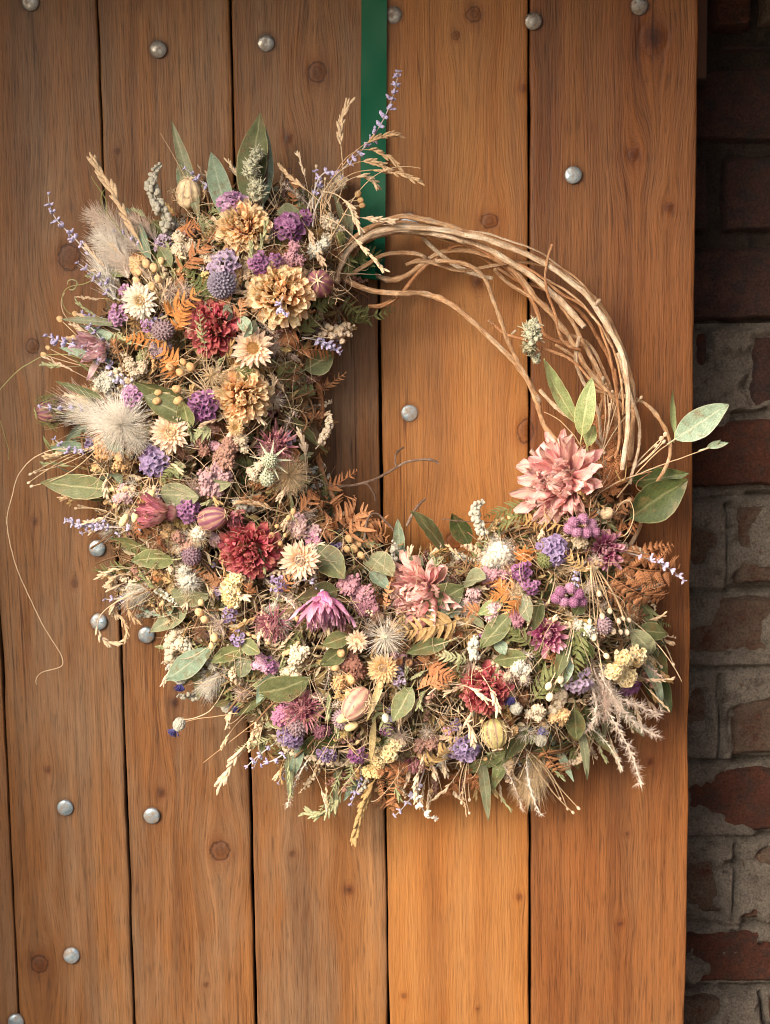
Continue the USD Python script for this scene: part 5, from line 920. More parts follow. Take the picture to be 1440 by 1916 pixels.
FN = [((640, 590), (738, 578), 40, 'fern_green', {'side': -.3}), ((655, 505), (712, 462), 44, 'fern_green', {'curl': 2.0}), ((665, 490), (690, 445), 34, 'fern_green', {'curl': -2.4}), ((640, 560), (690, 605), 40, 'fern_green', {}), ((645, 470), (655, 520), 34, 'fern_green', {}), ((445, 690), (500, 672), 36, 'fern_green', {'curl': 1.5}), ((400, 560), (345, 505), 36, 'fern_green', {}), ((385, 655), (372, 580), 30, 'fern_pale', {}), ((440, 690), (470, 705), 30, 'fern_green', {}), ((1005, 955), (900, 1018), 44, 'fern_green', {}), ((988, 942), (905, 968), 34, 'fern_green', {}), ((1060, 985), (965, 970), 40, 'fern_tan', {}), ((930, 970), (905, 1030), 28, 'fern_pale', {}),
      ((1105, 1068), (1050, 1030), 36, 'fern_tan', {}), ((870, 1155), (735, 1182), 60, 'fern_tan', {'side': .3, 'label': 'tan fern frond below the crumpled pink dahlia'}), ((875, 1235), (815, 1225), 28, 'fern_pale', {}), ((1000, 1310), (1050, 1230), 56, 'fern_green', {'curl': 1.6, 'droop': .6}), ((1005, 1290), (1060, 1265), 50, 'fern_green', {'curl': -2.0}), ((1090, 1165), (1075, 1265), 50, 'fern_green', {}), ((1110, 1180), (1090, 1240), 44, 'fern_green', {}), ((975, 1190), (935, 1180), 40, 'fern_green', {}), ((1000, 1215), (950, 1170), 36, 'fern_green', {}), ((335, 900), (330, 865), 34, 'fern_pale', {}), ((305, 640), (230, 632), 40, 'fern_orange', {'label': 'orange yellow fern tip on the left'}), ((345, 690), (290, 645), 44, 'fern_orange', {}), ((335, 700), (300, 680), 40, 'fern_orange', {}),
      ((545, 655), (640, 655), 44, 'fern_rust', {}), ((595, 730), (648, 697), 26, 'fern_rust', {}), ((600, 920), (668, 880), 34, 'fern_rust', {}), ((570, 930), (640, 950), 60, 'fern_rust', {'curl': 1.2, 'droop': .8}), ((600, 985), (680, 950), 56, 'fern_rust', {'curl': -1.8, 'droop': .8}), ((640, 990), (690, 940), 50, 'fern_rust', {'curl': 2.2}), ((640, 1010), (720, 960), 60, 'fern_rust', {'curl': 1.5, 'droop': .8, 'label': 'curled rust brown fern inside the ring'}), ((670, 1020), (725, 990), 44, 'fern_rust', {'curl': 2}), ((560, 960), (590, 920), 46, 'fern_rust', {}), ((590, 985), (625, 1005), 40, 'fern_brown', {}),
      ((1130, 905), (1120, 755), 84, 'fern_rust', {'bip': True, 'label': 'rust fern rising among the vines'}), ((1120, 920), (1185, 838), 70, 'fern_rust', {'bip': True}), ((1130, 940), (1160, 860), 64, 'fern_rust', {'bip': True}), ((1140, 1050), (1272, 1062), 100, 'fern_rust', {'bip': True, 'side': -.3, 'label': 'rust bracken frond spreading right over the plank'}), ((1135, 1075), (1240, 1120), 90, 'fern_rust', {'bip': True}), ((1130, 1090), (1205, 1160), 66, 'fern_rust', {'bip': True}), ((1148, 1000), (1195, 978), 44, 'fern_rust', {'bip': True}), ((1140, 970), (1190, 930), 40, 'fern_rust', {}), ((1150, 1060), (1260, 1020), 60, 'fern_rust', {'bip': True}),
      ((970, 1105), (888, 1050), 44, 'fern_orange', {'side': .7}), ((960, 1110), (915, 1115), 36, 'fern_orange', {}), ((975, 1115), (945, 1150), 36, 'fern_orange', {}), ((985, 1060), (970, 1018), 34, 'fern_orange', {'curl': 4.5, 'droop': 1.0, 'label': 'curled orange fern crozier'}), ((985, 1065), (985, 1022), 30, 'fern_orange', {'curl': -4.5, 'droop': 1.0}), ((905, 1145), (865, 1140), 34, 'fern_rust', {}), ((335, 510), (400, 445), 50, 'fern_rust', {}), ((310, 590), (375, 545), 50, 'fern_orange', {}), ((330, 620), (350, 565), 44, 'fern_orange', {}), ((545, 610), (535, 650), 50, 'fern_rust', {}), ((430, 570), (405, 520), 34, 'fern_rust', {}), ((440, 600), (455, 560), 30, 'fern_rust', {}), ((325, 440), (375, 425), 40, 'fern_rust', {}), ((215, 460), (260, 440), 30, 'fern_rust', {}), ((215, 490), (265, 480), 26, 'fern_rust', {}),
      ((750, 1490), (660, 1505), 34, 'fern_brown', {}), ((745, 1440), (735, 1520), 40, 'fern_rust', {}), ((860, 1440), (830, 1490), 44, 'fern_rust', {'bip': True}), ((870, 1435), (910, 1480), 44, 'fern_rust', {'bip': True}), ((1015, 1400), (1060, 1450), 56, 'fern_rust', {'bip': True}), ((1010, 1420), (1005, 1470), 44, 'fern_rust', {'bip': True}), ((770, 1430), (700, 1445), 50, 'fern_rust', {'bip': True}), ((730, 1115), (738, 1050), 22, 'fern_rust', {'pw': .25}), ((720, 1140), (735, 1070), 20, 'fern_rust', {'pw': .25}), ((310, 1030), (295, 1000), 22, 'fern_rust', {}), ((255, 960), (262, 1010), 22, 'fern_rust', {}), ((800, 1250), (850, 1270), 44, 'fern_rust', {}), ((780, 1290), (850, 1260), 40, 'fern_rust', {}), ((475, 1110), (460, 1090), 30, 'fern_rust', {}), ((420, 1090), (380, 1080), 30, 'fern_brown', {}), ((520, 1110), (560, 1060), 30, 'fern_rust', {}), ((780, 1440), (860, 1380), 50, 'fern_tan', {'side': .4}), ((690, 1300), (735, 1380), 34, 'fern_pale', {}), ((1105, 1215), (1060, 1200), 44, 'fern_green', {}), ((540, 1420), (505, 1375), 34, 'fern_green', {}), ((640, 1440), (590, 1530), 22, 'fern_pale', {'pw': .1, 'lean': 1.8}), ((660, 1420), (655, 1480), 40, 'fern_pale', {'pw': .1, 'lean': 1.6}), ((330, 870), (300, 905), 26, 'fern_green', {}), ((395, 805), (360, 815), 36, 'fern_pale', {}), ((560, 620), (600, 590), 36, 'fern_green', {}), ((580, 575), (630, 560), 36, 'fern_green', {}), ((820, 1060), (790, 1040), 30, 'fern_pale', {}), ((915, 1490), (905, 1440), 26, 'fern_green', {})]
for b, t, w, m, k in FN: fern(b, t, w, m, **k)

for pts, d0, d1, k in [([(90, 363), (105, 410), (138, 445), (170, 480), (222, 525)], .035, .05, {'label': 'lavender spike reaching out at the upper left'}), ([(745, 133), (735, 180), (715, 228), (685, 272), (640, 318), (602, 365), (585, 425)], .05, .07, {'label': 'tall lavender spike crossing the green ribbon', 'end': .65, 'size': 8}), ([(87, 628), (118, 640), (160, 655), (215, 690), (255, 708)], .04, .065, {'step': 15, 'size': 9, 'end': .95}), ([(122, 975), (185, 985), (262, 985)], .035, .06, {'step': 15, 'end': .7}), ([(155, 588), (190, 605), (225, 618)], .04, .05, {'step': 18}),
        ([(1278, 1086), (1245, 1060), (1195, 1040), (1140, 1028)], .045, .07, {'label': 'lavender spike pointing right from the small magenta hearted dahlia'}), ([(590, 322), (598, 345), (582, 375), (575, 400)], .05, .06, {}), ([(640, 330), (605, 325), (590, 350), (585, 390)], .05, .06, {'end': .4}), ([(816, 1533), (790, 1512), (781, 1470), (792, 1420)], .045, .06, {'mat': 'white_fluff'}), ([(474, 1437), (490, 1402), (502, 1378)], .03, .04, {'size': 5}), ([(519, 1466), (540, 1430), (550, 1410)], .03, .04, {'size': 5}), ([(636, 660), (602, 640), (565, 632)], .06, .08, {'step': 13}), ([(1072, 1105), (1082, 1070), (1096, 1050)], .085, .085, {}), ([(728, 1360), (735, 1320), (745, 1285)], .09, .085, {'size': 9, 'step': 14}), ([(350, 1042), (400, 1058), (450, 1078)], .075, .09, {}), ([(1045, 1215), (1075, 1180), (1080, 1140)], .09, .09, {}), ([(210, 700), (250, 730), (275, 745)], .07, .08, {'size': 10, 'step': 14, 'end': .95}), ([(222, 1000), (270, 985), (320, 1000)], .06, .07, {'end': .9}), ([(300, 590), (290, 612), (280, 640)], .08, .08, {'size': 9, 'end': .9}), ([(760, 1240), (735, 1262), (750, 1290)], .095, .09, {'size': 9, 'end': .9}), ([(600, 1105), (570, 1085), (545, 1100)], .1, .095, {}), ([(535, 590), (525, 570), (530, 555)], .115, .11, {'end': .9})]:
    lavender(pts, d0, d1, **k)
for pts, d0, d1, k in [([(177, 305), (215, 368), (250, 430), (280, 500)], .04, .06, {'head': .75, 'size': 15, 'n': 40, 'r': 1.6, 'label': 'plump oat coloured grass ear at upper left'}), ([(650, 198), (637, 245), (641, 310), (630, 380)], .055, .06, {'head': .42, 'size': 11}), ([(742, 253), (690, 265), (640, 312), (600, 380)], .06, .07, {'head': .3}), ([(746, 312), (715, 288), (670, 282), (625, 330), (600, 400)], .055, .07, {'head': .3}), ([(718, 312), (690, 302), (640, 318), (600, 400)], .06, .07, {'head': .25}), ([(780, 338), (720, 320), (660, 325), (615, 380)], .06, .07, {'head': .45}), ([(703, 345), (680, 330), (640, 345), (600, 420)], .05, .07, {'head': .3}), ([(786, 315), (690, 338), (650, 390), (610, 460)], .065, .075, {'head': 0}),
        ([(525, 314), (560, 345), (592, 372), (620, 440)], .055, .07, {'head': .4, 'size': 8}), ([(730, 412), (680, 408), (640, 400)], .07, .07, {'mat': 'white_grass', 'head': .6}), ([(674, 430), (660, 400), (640, 372), (600, 360)], .075, .07, {'mat': 'white_grass', 'head': .6, 'size': 10}), ([(718, 505), (680, 465), (640, 425), (600, 405)], .08, .07, {'head': .5, 'size': 8}), ([(600, 485), (585, 450), (570, 420), (550, 400)], .085, .07, {'mat': 'white_grass', 'head': .6}), ([(412, 1467), (440, 1418), (520, 1330), (560, 1300)], .035, .06, {'head': .4, 'size': 13, 'n': 30, 'label': 'tan grass ear hanging at lower left'}), ([(664, 1563), (672, 1530), (690, 1480), (720, 1430)], .03, .05, {'head': .75, 'size': 15, 'n': 60, 'r': 1.6, 'splay': .3, 'mat': 'fern_tan', 'label': 'thick foxtail grass ear hanging lowest at the bottom'}),
        ([(380, 1427), (450, 1372), (530, 1310)], .03, .05, {'head': 0}), ([(778, 1495), (785, 1440), (830, 1340), (880, 1240)], .05, .09, {'mat': 'white_grass', 'head': .45, 'size': 11, 'n': 34, 'label': 'pale bent grass ears fanning down at the bottom'}), ([(832, 1440), (828, 1390), (840, 1320), (870, 1250)], .055, .09, {'mat': 'white_grass', 'head': .45, 'size': 11, 'n': 34}), ([(762, 1460), (790, 1400), (840, 1330), (900, 1260)], .05, .09, {'mat': 'white_grass', 'head': .35}), ([(815, 1450), (806, 1400), (835, 1320)], .055, .08, {'mat': 'white_grass', 'head': .5}), ([(884, 1385), (870, 1345), (845, 1325)], .09, .08, {'mat': 'white_grass', 'head': .5, 'size': 10}), ([(930, 1325), (915, 1285), (895, 1255)], .115, .1, {'mat': 'white_grass', 'head': .5, 'size': 10}), ([(905, 1305), (885, 1290), (850, 1280), (800, 1300)], .11, .1, {'mat': 'white_grass', 'head': .3}), ([(760, 1338), (800, 1290), (860, 1240)], .09, .1, {'head': .4, 'size': 10}), ([(700, 1325), (720, 1295), (770, 1250)], .09, .1, {'head': .4}), ([(588, 1360), (610, 1300), (640, 1265)], .08, .09, {'mat': 'white_grass', 'head': .45, 'size': 11}), ([(565, 1312), (570, 1285), (580, 1260)], .085, .09, {'head': .6}),
        ([(225, 1201), (192, 1195), (182, 1168), (215, 1128), (270, 1107)], .03, .05, {'head': .35, 'size': 9, 'label': 'drooping grass ear over the bolts at left'}), ([(218, 1150), (212, 1135), (225, 1122), (270, 1107)], .035, .05, {'head': .35}), ([(236, 1190), (228, 1160), (215, 1135), (230, 1118)], .035, .045, {'head': .5, 'size': 8}), ([(256, 1160), (240, 1140), (245, 1112)], .04, .05, {'head': .5}), ([(210, 1085), (240, 1075), (290, 1100), (330, 1098)], .04, .06, {'head': .1}), ([(275, 1023), (295, 1048), (340, 1060), (400, 1080), (440, 1075)], .07, .09, {'mat': 'white_grass', 'head': .6, 'n': 14, 'label': 'cream grass ear across the lower left leaves'}), ([(1300, 0), (0, 0)], 0, 0, None),
        ([(1275, 1275), (1245, 1225), (1210, 1185), (1180, 1160)], .05, .06, {'head': 0}), ([(1128, 1265), (1115, 1180), (1105, 1060)], .1, .09, {'head': 0, 'r': 1.5}), ([(890, 1310), (885, 1250), (930, 1200)], .1, .1, {'head': 0}), ([(575, 1520), (605, 1520), (640, 1480), (655, 1440)], .03, .04, {'mat': 'fern_pale', 'head': .6, 'size': 12, 'splay': .7}), ([(855, 1490), (848, 1460), (856, 1445)], .03, .04, {'mat': 'white_grass', 'head': .3, 'size': 6}), ([(1110, 1430), (1105, 1400), (1095, 1365)], .04, .05, {'head': 0, 'r': .7}), ([(300, 250), (340, 320), (370, 380)], .05, .05, {'head': 0, 'r': .8}), ([(497, 425), (488, 470), (500, 520)], .1, .09, {'mat': 'fern_pale', 'head': .8, 'size': 8}), ([(470, 460), (472, 500), (480, 540)], .1, .09, {'mat': 'fern_pale', 'head': .8, 'size': 8}), ([(425, 520), (420, 560), (425, 600)], .09, .09, {'mat': 'fern_tan', 'head': .8, 'size': 12, 'n': 40})]:
    if k is not None: grass(pts, d0, d1, **k)
for p_, a_, n_, l_ in [([(1198, 1467), (1185, 1420), (1160, 1370), (1120, 1300), (1105, 1240)], .055, 30, 'feathery wild grass spray hanging at lower right'), ([(1232, 1336), (1195, 1322), (1150, 1300), (1110, 1250)], .06, 24, None), ([(1228, 1375), (1190, 1355), (1155, 1315), (1120, 1260)], .055, 22, None), ([(1103, 1362), (1115, 1330), (1108, 1290), (1098, 1230)], .07, 26, None), ([(1130, 1345), (1132, 1310), (1118, 1270), (1105, 1220)], .07, 26, None), ([(1160, 1330), (1140, 1290), (1120, 1240)], .075, 22, None)]:
    plume(p_, a_, .09, n=n_, label=l_)
wire([(-25, 770), (0, 730), (40, 690), (95, 664), (130, 666), (190, 680)], .06, .05, .9, 'green_stem', 'dry_tendril', 'long thin tendril arching out of the left edge'); wire([(-12, 760), (4, 800), (15, 862)], .05, .045, .5, 'green_stem')
wire([(67, 1280), (80, 1256), (117, 1241), (104, 1208), (52, 1112), (22, 1030), (14, 985), (20, 930), (50, 868), (95, 843), (150, 850)], .03, .05, .9, 'straw_stem', 'dry_tendril', 'long kinked straw tendril looping down at the far left')
wire([(150, 590), (118, 560), (125, 540), (160, 530), (190, 508), (215, 520)], .04, .05, .9, 'green_stem'); wire([(126, 532), (130, 524), (142, 527), (140, 540), (130, 542)], .045, .045, 1.3, 'fern_pale'); wire([(160, 640), (140, 615), (118, 580), (122, 548)], .045, .04, .8, 'straw_stem'); wire([(170, 330), (182, 350), (200, 385), (196, 400), (185, 395)], .045, .05, 1.0, 'green_stem'); wire([(205, 352), (192, 362), (190, 378), (200, 400), (230, 450)], .045, .05, 1.0, 'green_stem')
wire([(328, 838), (1330, 838)], 0, 0, .01, 'green_stem') if False else None
wire([(1328, 838), (1260, 862), (1210, 880), (1150, 905), (1110, 930)], .05, .06, 1.4, 'straw_stem', 'dry_stem'); wire([(1262, 820), (1225, 850), (1195, 880), (1155, 930)], .05, .055, 1.6, 'straw_stem', 'dry_stem'); wire([(1080, 790), (1095, 830), (1110, 880)], .06, .06, 1.4, 'green_stem', 'dry_stem'); wire([(1018, 770), (1060, 800), (1100, 870)], .05, .055, 1.2, 'straw_stem', 'dry_stem'); wire([(1200, 920), (1190, 905), (1215, 885), (1180, 890)], .055, .055, 1.3, 'brown_stem', 'dry_stem'); wire([(1150, 960), (1178, 938), (1180, 985), (1130, 990)], .065, .07, 1.2, 'straw_stem', 'dry_stem'); wire([(1155, 945), (1180, 935)], .065, .06, 4.0, 'vine_tan', 'dry_stem'); wire([(1155, 810), (1170, 870), (1165, 900), (1150, 880)], .06, .06, 1.2, 'fern_tan', 'dry_stem')
for b, hs, k in [((200, 690), [(115, 600), (143, 590), (92, 652), (85, 665), (140, 633), (135, 637)], {'d0': .05, 'r': 5.5, 'label': 'thin flax stalks with seed capsules at the left rim'}), ((310, 570), [(240, 500), (262, 512), (258, 527), (290, 505), (297, 525), (302, 492), (275, 498), (286, 540), (250, 490)], {'r': 7}), ((390, 735), [(345, 680), (340, 700), (335, 730), (300, 735), (298, 750), (338, 748), (322, 690), (360, 690)], {'r': 7}), ((285, 880), [(234, 970), (255, 960), (279, 965)], {'mat': 'seed_cream', 'r': 8.5, 'stretch': 2.0, 'dz': .02, 'label': 'three hanging cream quaking grass spikelets'}), ((300, 870), [(283, 925)], {'mat': 'seed_cream', 'r': 8, 'stretch': 1.9, 'dz': .02}), ((700, 1070), [(675, 980), (690, 985), (655, 1012), (672, 1020), (700, 1010), (651, 1030), (678, 1042), (665, 1030), (685, 995)], {'r': 6.5, 'label': 'tan seed capsules on stalks inside the ring'}), ((640, 380), [(668, 365), (675, 385), (660, 400), (672, 375)], {'r': 6}), ((545, 985), [(520, 985), (535, 1000), (525, 1015), (510, 1000), (540, 970), (548, 960)], {'r': 5}),
        ((1105, 1050), [(1120, 1108), (1140, 1140), (1128, 1160), (1145, 1178), (1165, 1155), (1175, 1158), (1160, 1180), (1103, 1160), (1125, 1150), (1172, 1180), (1155, 1160), (1112, 1190)], {'r': 5, 'mat': 'white_grass', 'label': 'spray of pale seed capsules at right'}), ((1075, 1150), [(1050, 1268), (1028, 1280), (1030, 1300), (1132, 1225)], {'r': 6.5, 'mat': 'white_grass', 'dz': .02}), ((680, 1380), [(670, 1450), (655, 1462), (685, 1455), (712, 1480), (668, 1440)], {'r': 7}), ((740, 1330), [(648, 1342), (662, 1357)], {'r': 8.5, 'stretch': 1.7, 'mat': 'seed_cream', 'dz': .02}), ((705, 1330), [(712, 1285), (660, 1275), (630, 1250), (620, 1238), (700, 1262), (640, 1225), (655, 1300)], {'r': 8}), ((720, 1300), [(720, 1340)], {'r': 8, 'mat': 'grey_grain', 'stretch': 1.4, 'dz': .02}), ((960, 985), [(940, 972), (965, 965), (968, 985), (955, 968)], {'r': 6, 'mat': 'seed_cream'}), ((395, 1160), [(375, 1148), (385, 1160), (400, 1190), (395, 1205), (378, 1130)], {'r': 7}), ((820, 1440), [(803, 1500), (806, 1478)], {'r': 5, 'd0': .03}), ((1120, 860), [(1135, 730), (1150, 745), (1140, 760), (1165, 715), (1198, 745), (1180, 770), (1130, 720), (1145, 735)], {'r': 3.5, 'mat': 'white_grass', 'd0': .05, 'dz': .03}), ((1180, 880), [(1243, 815), (1240, 828), (1225, 835), (1235, 822)], {'r': 4, 'mat': 'white_grass', 'd0': .05, 'dz': .03}), ((810, 1430), [(900, 1350), (905, 1420)], {'r': 4})]:
    flax(b, hs, **k)
for pts, d0, d1, m, k in [([(300, 308), (285, 335), (292, 375), (310, 415), (318, 470)], .05, .06, 'grey_grain', {'n': 120, 'size': 10, 'label': 'grey beaded seed spike standing at the top left'}), ([(1000, 955), (890, 940), (905, 990), (925, 1010)], .04, .04, 'grey_grain', None), ([(905, 938), (888, 955), (897, 985), (910, 1010)], .05, .05, 'grey_grain', {'n': 100, 'size': 8}), ([(952, 1450), (960, 1400), (965, 1350)], .05, .06, 'cream_grain', {'n': 130, 'size': 9, 'label': 'cream beaded seed spike at the bottom right'}), ([(1030, 1345), (1045, 1310), (1060, 1280)], .08, .08, 'cream_grain', {'n': 130, 'size': 9}), ([(330, 1250), (320, 1210), (345, 1180)], .04, .06, 'cream_grain', {'n': 140, 'size': 10}), ([(1050, 1428), (1090, 1415), (1110, 1380)], .04, .045, 'cream_grain', {'n': 90, 'size': 6}), ([(560, 1412), (620, 1425), (690, 1425)], .05, .055, 'cream_grain', {'n': 110, 'size': 7}), ([(510, 1375), (530, 1395), (570, 1415)], .05, .05, 'cream_grain', {'n': 80, 'size': 6}), ([(616, 775), (608, 815), (590, 840)], .05, .06, 'cream_grain', {'n': 90, 'size': 7}), ([(480, 300), (478, 340), (470, 380)], .055, .06, 'lichen_grey', {'n': 40, 'size': 9}), ([(815, 1545 - 60), (815, 1450), (825, 1420)], .03, .04, 'brown_grain', {'n': 90, 'size': 6}), ([(890, 1190), (885, 1215), (890, 1240)], .1, .1, 'grey_grain', {'n': 70, 'size': 8}), ([(660, 610), (630, 620), (600, 615)], .05, .07, 'white_grass', {'n': 26, 'size': 10}), ([(655, 625), (625, 632), (585, 628)], .055, .07, 'white_grass', {'n': 26, 'size': 10}), ([(175, 730), (195, 715), (240, 690)], .05, .07, 'cream_grain', {'n': 110, 'size': 8}), ([(460, 1120), (440, 1100), (430, 1060)], .09, .085, 'yellow_grain', {'n': 90, 'size': 8})]:
    if k is not None: spike(pts, d0, d1, m, **k)
def lichen(x, y, r, d, label, n=260):
    R = r * px(d); P = at(x, y, d); v = unit(rng.normal(size=(n, 3))); c = P + unit(rng.normal(size=(n, 3))) * R * rng.uniform(.2, .75, (n, 1)) * [.8, .7, 1.15]
    t = np.linspace(0, 1, 5); C = c[:, None] + v[:, None] * (R * .42 * t)[None, :, None] + unit(rng.normal(size=(n, 3)))[:, None] * (R * .2 * t ** 2)[None, :, None]
    obj(wreath, 'lichen_tuft', join([tubes(C, R * np.array([.05, .045, .04, .035, .03]), 4), blobs(c[:30], R * .2, None, 1, 1, .2)]), 'lichen_grey', label=label)
lichen(470, 315, 24, .07, 'grey green lichen tuft on a twig at the top'); lichen(482, 355, 24, .07, None); lichen(480, 290, 18, .065, None, 140); lichen(995, 622, 26, .07, 'grey green lichen tuft on the bare vines'); lichen(990, 650, 20, .065, None, 160); lichen(1003, 670, 13, .06, None, 80)
vine([(478, 410), (482, 350), (478, 292)], 6, .06, .06, 'twig_bark', 'twig', 7); vine([(498, 345), (500, 300), (502, 270)], 5, .05, .05, 'twig_bark', 'twig', 7)
for x, y, tx, ty in [(335, 1355, 322, 1372), (425, 1322, 438, 1326), (338, 1268, 336, 1282), (965, 1325, 955, 1312), (1012, 1385, 1013, 1362)]:
    d = max(DEP(x, y), .025) + .01; P = at(x, y, d); Q = at(tx, ty, d + .003); v = unit(Q - P); R = 11 * px(d)
    b = obj(wreath, 'cornflower', join([blobs([P], R, v, 1.25, 2), blobs(P + unit(rng.normal(size=(90, 3))) * R * [1, 1, 1], R * .16, v, 2.2, 0)]), 'grey_grain', label='blue cornflower bud on a thin stalk' if x < 430 else 'dried cornflower with a little blue left')
    h = unit(v + rng.normal(size=(70, 3)) * .35); t = np.linspace(0, 1, 4)
    obj(b, 'petal', tubes(P + v * R * .9 + h[:, None] * (R * 1.5 * t)[None, :, None], R * .08, 3), 'cornflower')
wire([(335, 1345), (390, 1330), (420, 1285), (440, 1240)], .035, .06, 1.2, 'straw_stem', 'dry_stem'); wire([(345, 1350), (400, 1340), (450, 1335)], .035, .05, 1.0, 'straw_stem', 'dry_stem'); wire([(425, 1318), (470, 1300), (510, 1270)], .04, .06, 1.2, 'grey_stem', 'dry_stem')
for x, y, d in [(797, 1229, .1), (747, 1238, .1), (765, 1240, .102)]:
    P = at(x, y, d); R = 7 * px(d); A = frame([.2, -1, .3]); obj(wreath, 'gum_nut', put(revolve(np.array([[.2, -1.4], [.8, -.9], [1, 0], [.95, .3], [.6, .35], [.45, 0], [0, -.1]]) * R, 14), A, P), 'vine_rust')

# ---------------------------------------------------------------- the packed body beneath: tangled stems, then smaller sprigs that fill the gaps
def inside(n, m=14):
    out = []
    while len(out) < n:
        x, y = rng.uniform(150, 1215), rng.uniform(355, 1465)
        if inset(x, y) > m: out.append((x, y))
    return out
def tang(x, y):
    a = math.atan2(828 - y, x - 790); return np.array([-math.sin(a), -math.cos(a)]), np.array([math.cos(a), -math.sin(a)])   # along the ring, outward (picture axes)
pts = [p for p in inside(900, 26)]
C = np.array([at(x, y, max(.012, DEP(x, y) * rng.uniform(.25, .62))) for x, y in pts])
obj(wreath, 'moss_core', blobs(C, rng.uniform(.009, .016, len(C)), None, 1.3, 1, .12), 'core_brown', kind='stuff')  # dark brown lumps whose colour stands in for shade between the flowers
T = []
for x, y in inside(3400, 10):
    tg, ow = tang(x, y); a = rng.normal() * 1.1; v = tg * math.cos(a) + ow * math.sin(a); l = rng.uniform(18, 60); d = DEP(x, y) * rng.uniform(.45, .92) + .004
    e0, e1 = np.array([x, y]) - v * l, np.array([x, y]) + v * l; w = rng.normal(size=2) * 9
    da, dm = (max(.008, min(d, DEP(*q) + .004)) for q in (e0, e1)); T.append(spline([at(*e0, da), at(x + w[0], y + w[1], d + rng.uniform(0, .006)), at(*e1, dm)], 7))
obj(wreath, 'stem_tangle', tubes(np.array(T), (rng.uniform(.0004, .0011, len(T)))[:, None], 4), 'tangle', kind='stuff')
def litter(n, lo, hi, mat, l0, l1, name):
    A, SD, W = [], [], []
    for x, y in inside(n, 6):
        d = max(.01, DEP(x, y) * rng.uniform(lo, hi)); p = at(x, y, d); nn = NRM(x, y); v = unit(rng.normal(size=3) + nn * .3); l = rng.uniform(l0, l1); t = np.linspace(0, 1, 5)[:, None]
        b = unit(np.cross(v, rng.normal(size=3))); A.append(p + v * l * (t - .5) + b * l * rng.uniform(-.6, .6) * (t - .5) ** 2 * 2); SD.append(unit(np.cross(v, b) + .3 * rng.normal(size=3))); W.append(l * rng.uniform(.06, .17) * np.array([.25, .85, 1, .7, .08]))
    obj(wreath, name, ribbons(np.array(A), np.array(SD), np.array(W), .4), mat, kind='stuff')
litter(3200, .6, 1.0, 'litter_mix', .008, .022, 'loose_leaflets'); litter(3600, .7, 1.1, 'litter_pale', .005, .014, 'loose_bracts')
ZONE = [  # centre, colours that fill there
    ((330, 480), ['fern_rust', 'fern_green', 'fern_pale', 'fern_tan'], ['cream_grain', 'grey_grain', 'seed_tan', 'brown_grain']), ((580, 480), ['fern_green', 'fern_rust', 'fern_tan'], ['cream_grain', 'grey_grain', 'mauve_grain']), ((330, 720), ['fern_rust', 'fern_pale', 'fern_tan', 'fern_green'], ['cream_grain', 'seed_tan', 'brown_grain', 'grey_grain']), ((400, 930), ['fern_rust', 'fern_brown', 'fern_tan', 'fern_green'], ['brown_grain', 'mauve_grain', 'cream_grain', 'seed_tan']),
    ((420, 1150), ['fern_pale', 'fern_rust', 'fern_green', 'fern_tan'], ['cream_grain', 'brown_grain', 'grey_grain', 'seed_tan']), ((620, 1300), ['fern_tan', 'fern_green', 'fern_rust', 'fern_pale'], ['cream_grain', 'brown_grain', 'seed_tan', 'mauve_grain']), ((850, 1250), ['fern_tan', 'fern_green', 'fern_rust', 'fern_pale'], ['cream_grain', 'grey_grain', 'mauve_grain', 'seed_tan']), ((1060, 1200), ['fern_green', 'fern_tan', 'fern_rust', 'fern_green'], ['cream_grain', 'grey_grain', 'seed_tan', 'mauve_grain']), ((1080, 960), ['fern_rust', 'fern_green', 'fern_tan'], ['cream_grain', 'mauve_grain'])]
def zone(x, y): return min(ZONE, key=lambda z: (z[0][0] - x) ** 2 + (z[0][1] - y) ** 2)
def fan(x, y, l):
    tg, ow = tang(x, y); a = rng.normal() * .9 + .5 * rng.choice([-1, 1]); v = ow * math.cos(a) + tg * math.sin(a) if rng.random() < .7 else -ow * math.cos(a) + tg * math.sin(a)
    return (x - v[0] * l / 2, y - v[1] * l / 2), (x + v[0] * l / 2, y + v[1] * l / 2)
for x, y in inside(150, 8):
    b, t = fan(x, y, rng.uniform(45, 95)); k = rng.uniform(.75, 1.05)
    fern(b, t, rng.uniform(24, 46), rng.choice(zone(x, y)[1]), curl=rng.normal() * .8, d0=DEP(*b) * k, d1=max(.012, DEP(*t) * .9 + rng.uniform(-.004, .006)), pairs=13)
for x, y in inside(52, 8):
    b, t = fan(x, y, rng.uniform(40, 85))
    leaf(b, t, rng.uniform(16, 34), rng.choice(['leaf_olive', 'leaf_olive', 'leaf_grey', 'leaf_dark', 'leaf_blue', 'leaf_straw']), d0=DEP(*b) * .75, d1=max(.012, DEP(*t) * .92 + rng.uniform(-.006, .004)), roll=rng.normal() * .7, bend=rng.normal() * .5, curl=rng.normal() * .3)
for x, y in inside(60, 12): grains(x, y, rng.uniform(13, 24), rng.normal(size=2) * .3, rng.choice(zone(x, y)[2]), 80, gr=.1, clumps=4, dz=-.004 + rng.uniform(-.006, .004))
for x, y in inside(12, 14): statice(x, y, rng.uniform(11, 18), rng.normal(size=2) * .3, rng.choice(['purple_floret', 'violet_floret', 'faded_floret', 'faded_floret', 'cream_floret', 'cream_floret']), 6, dz=-.004, fr=.34)
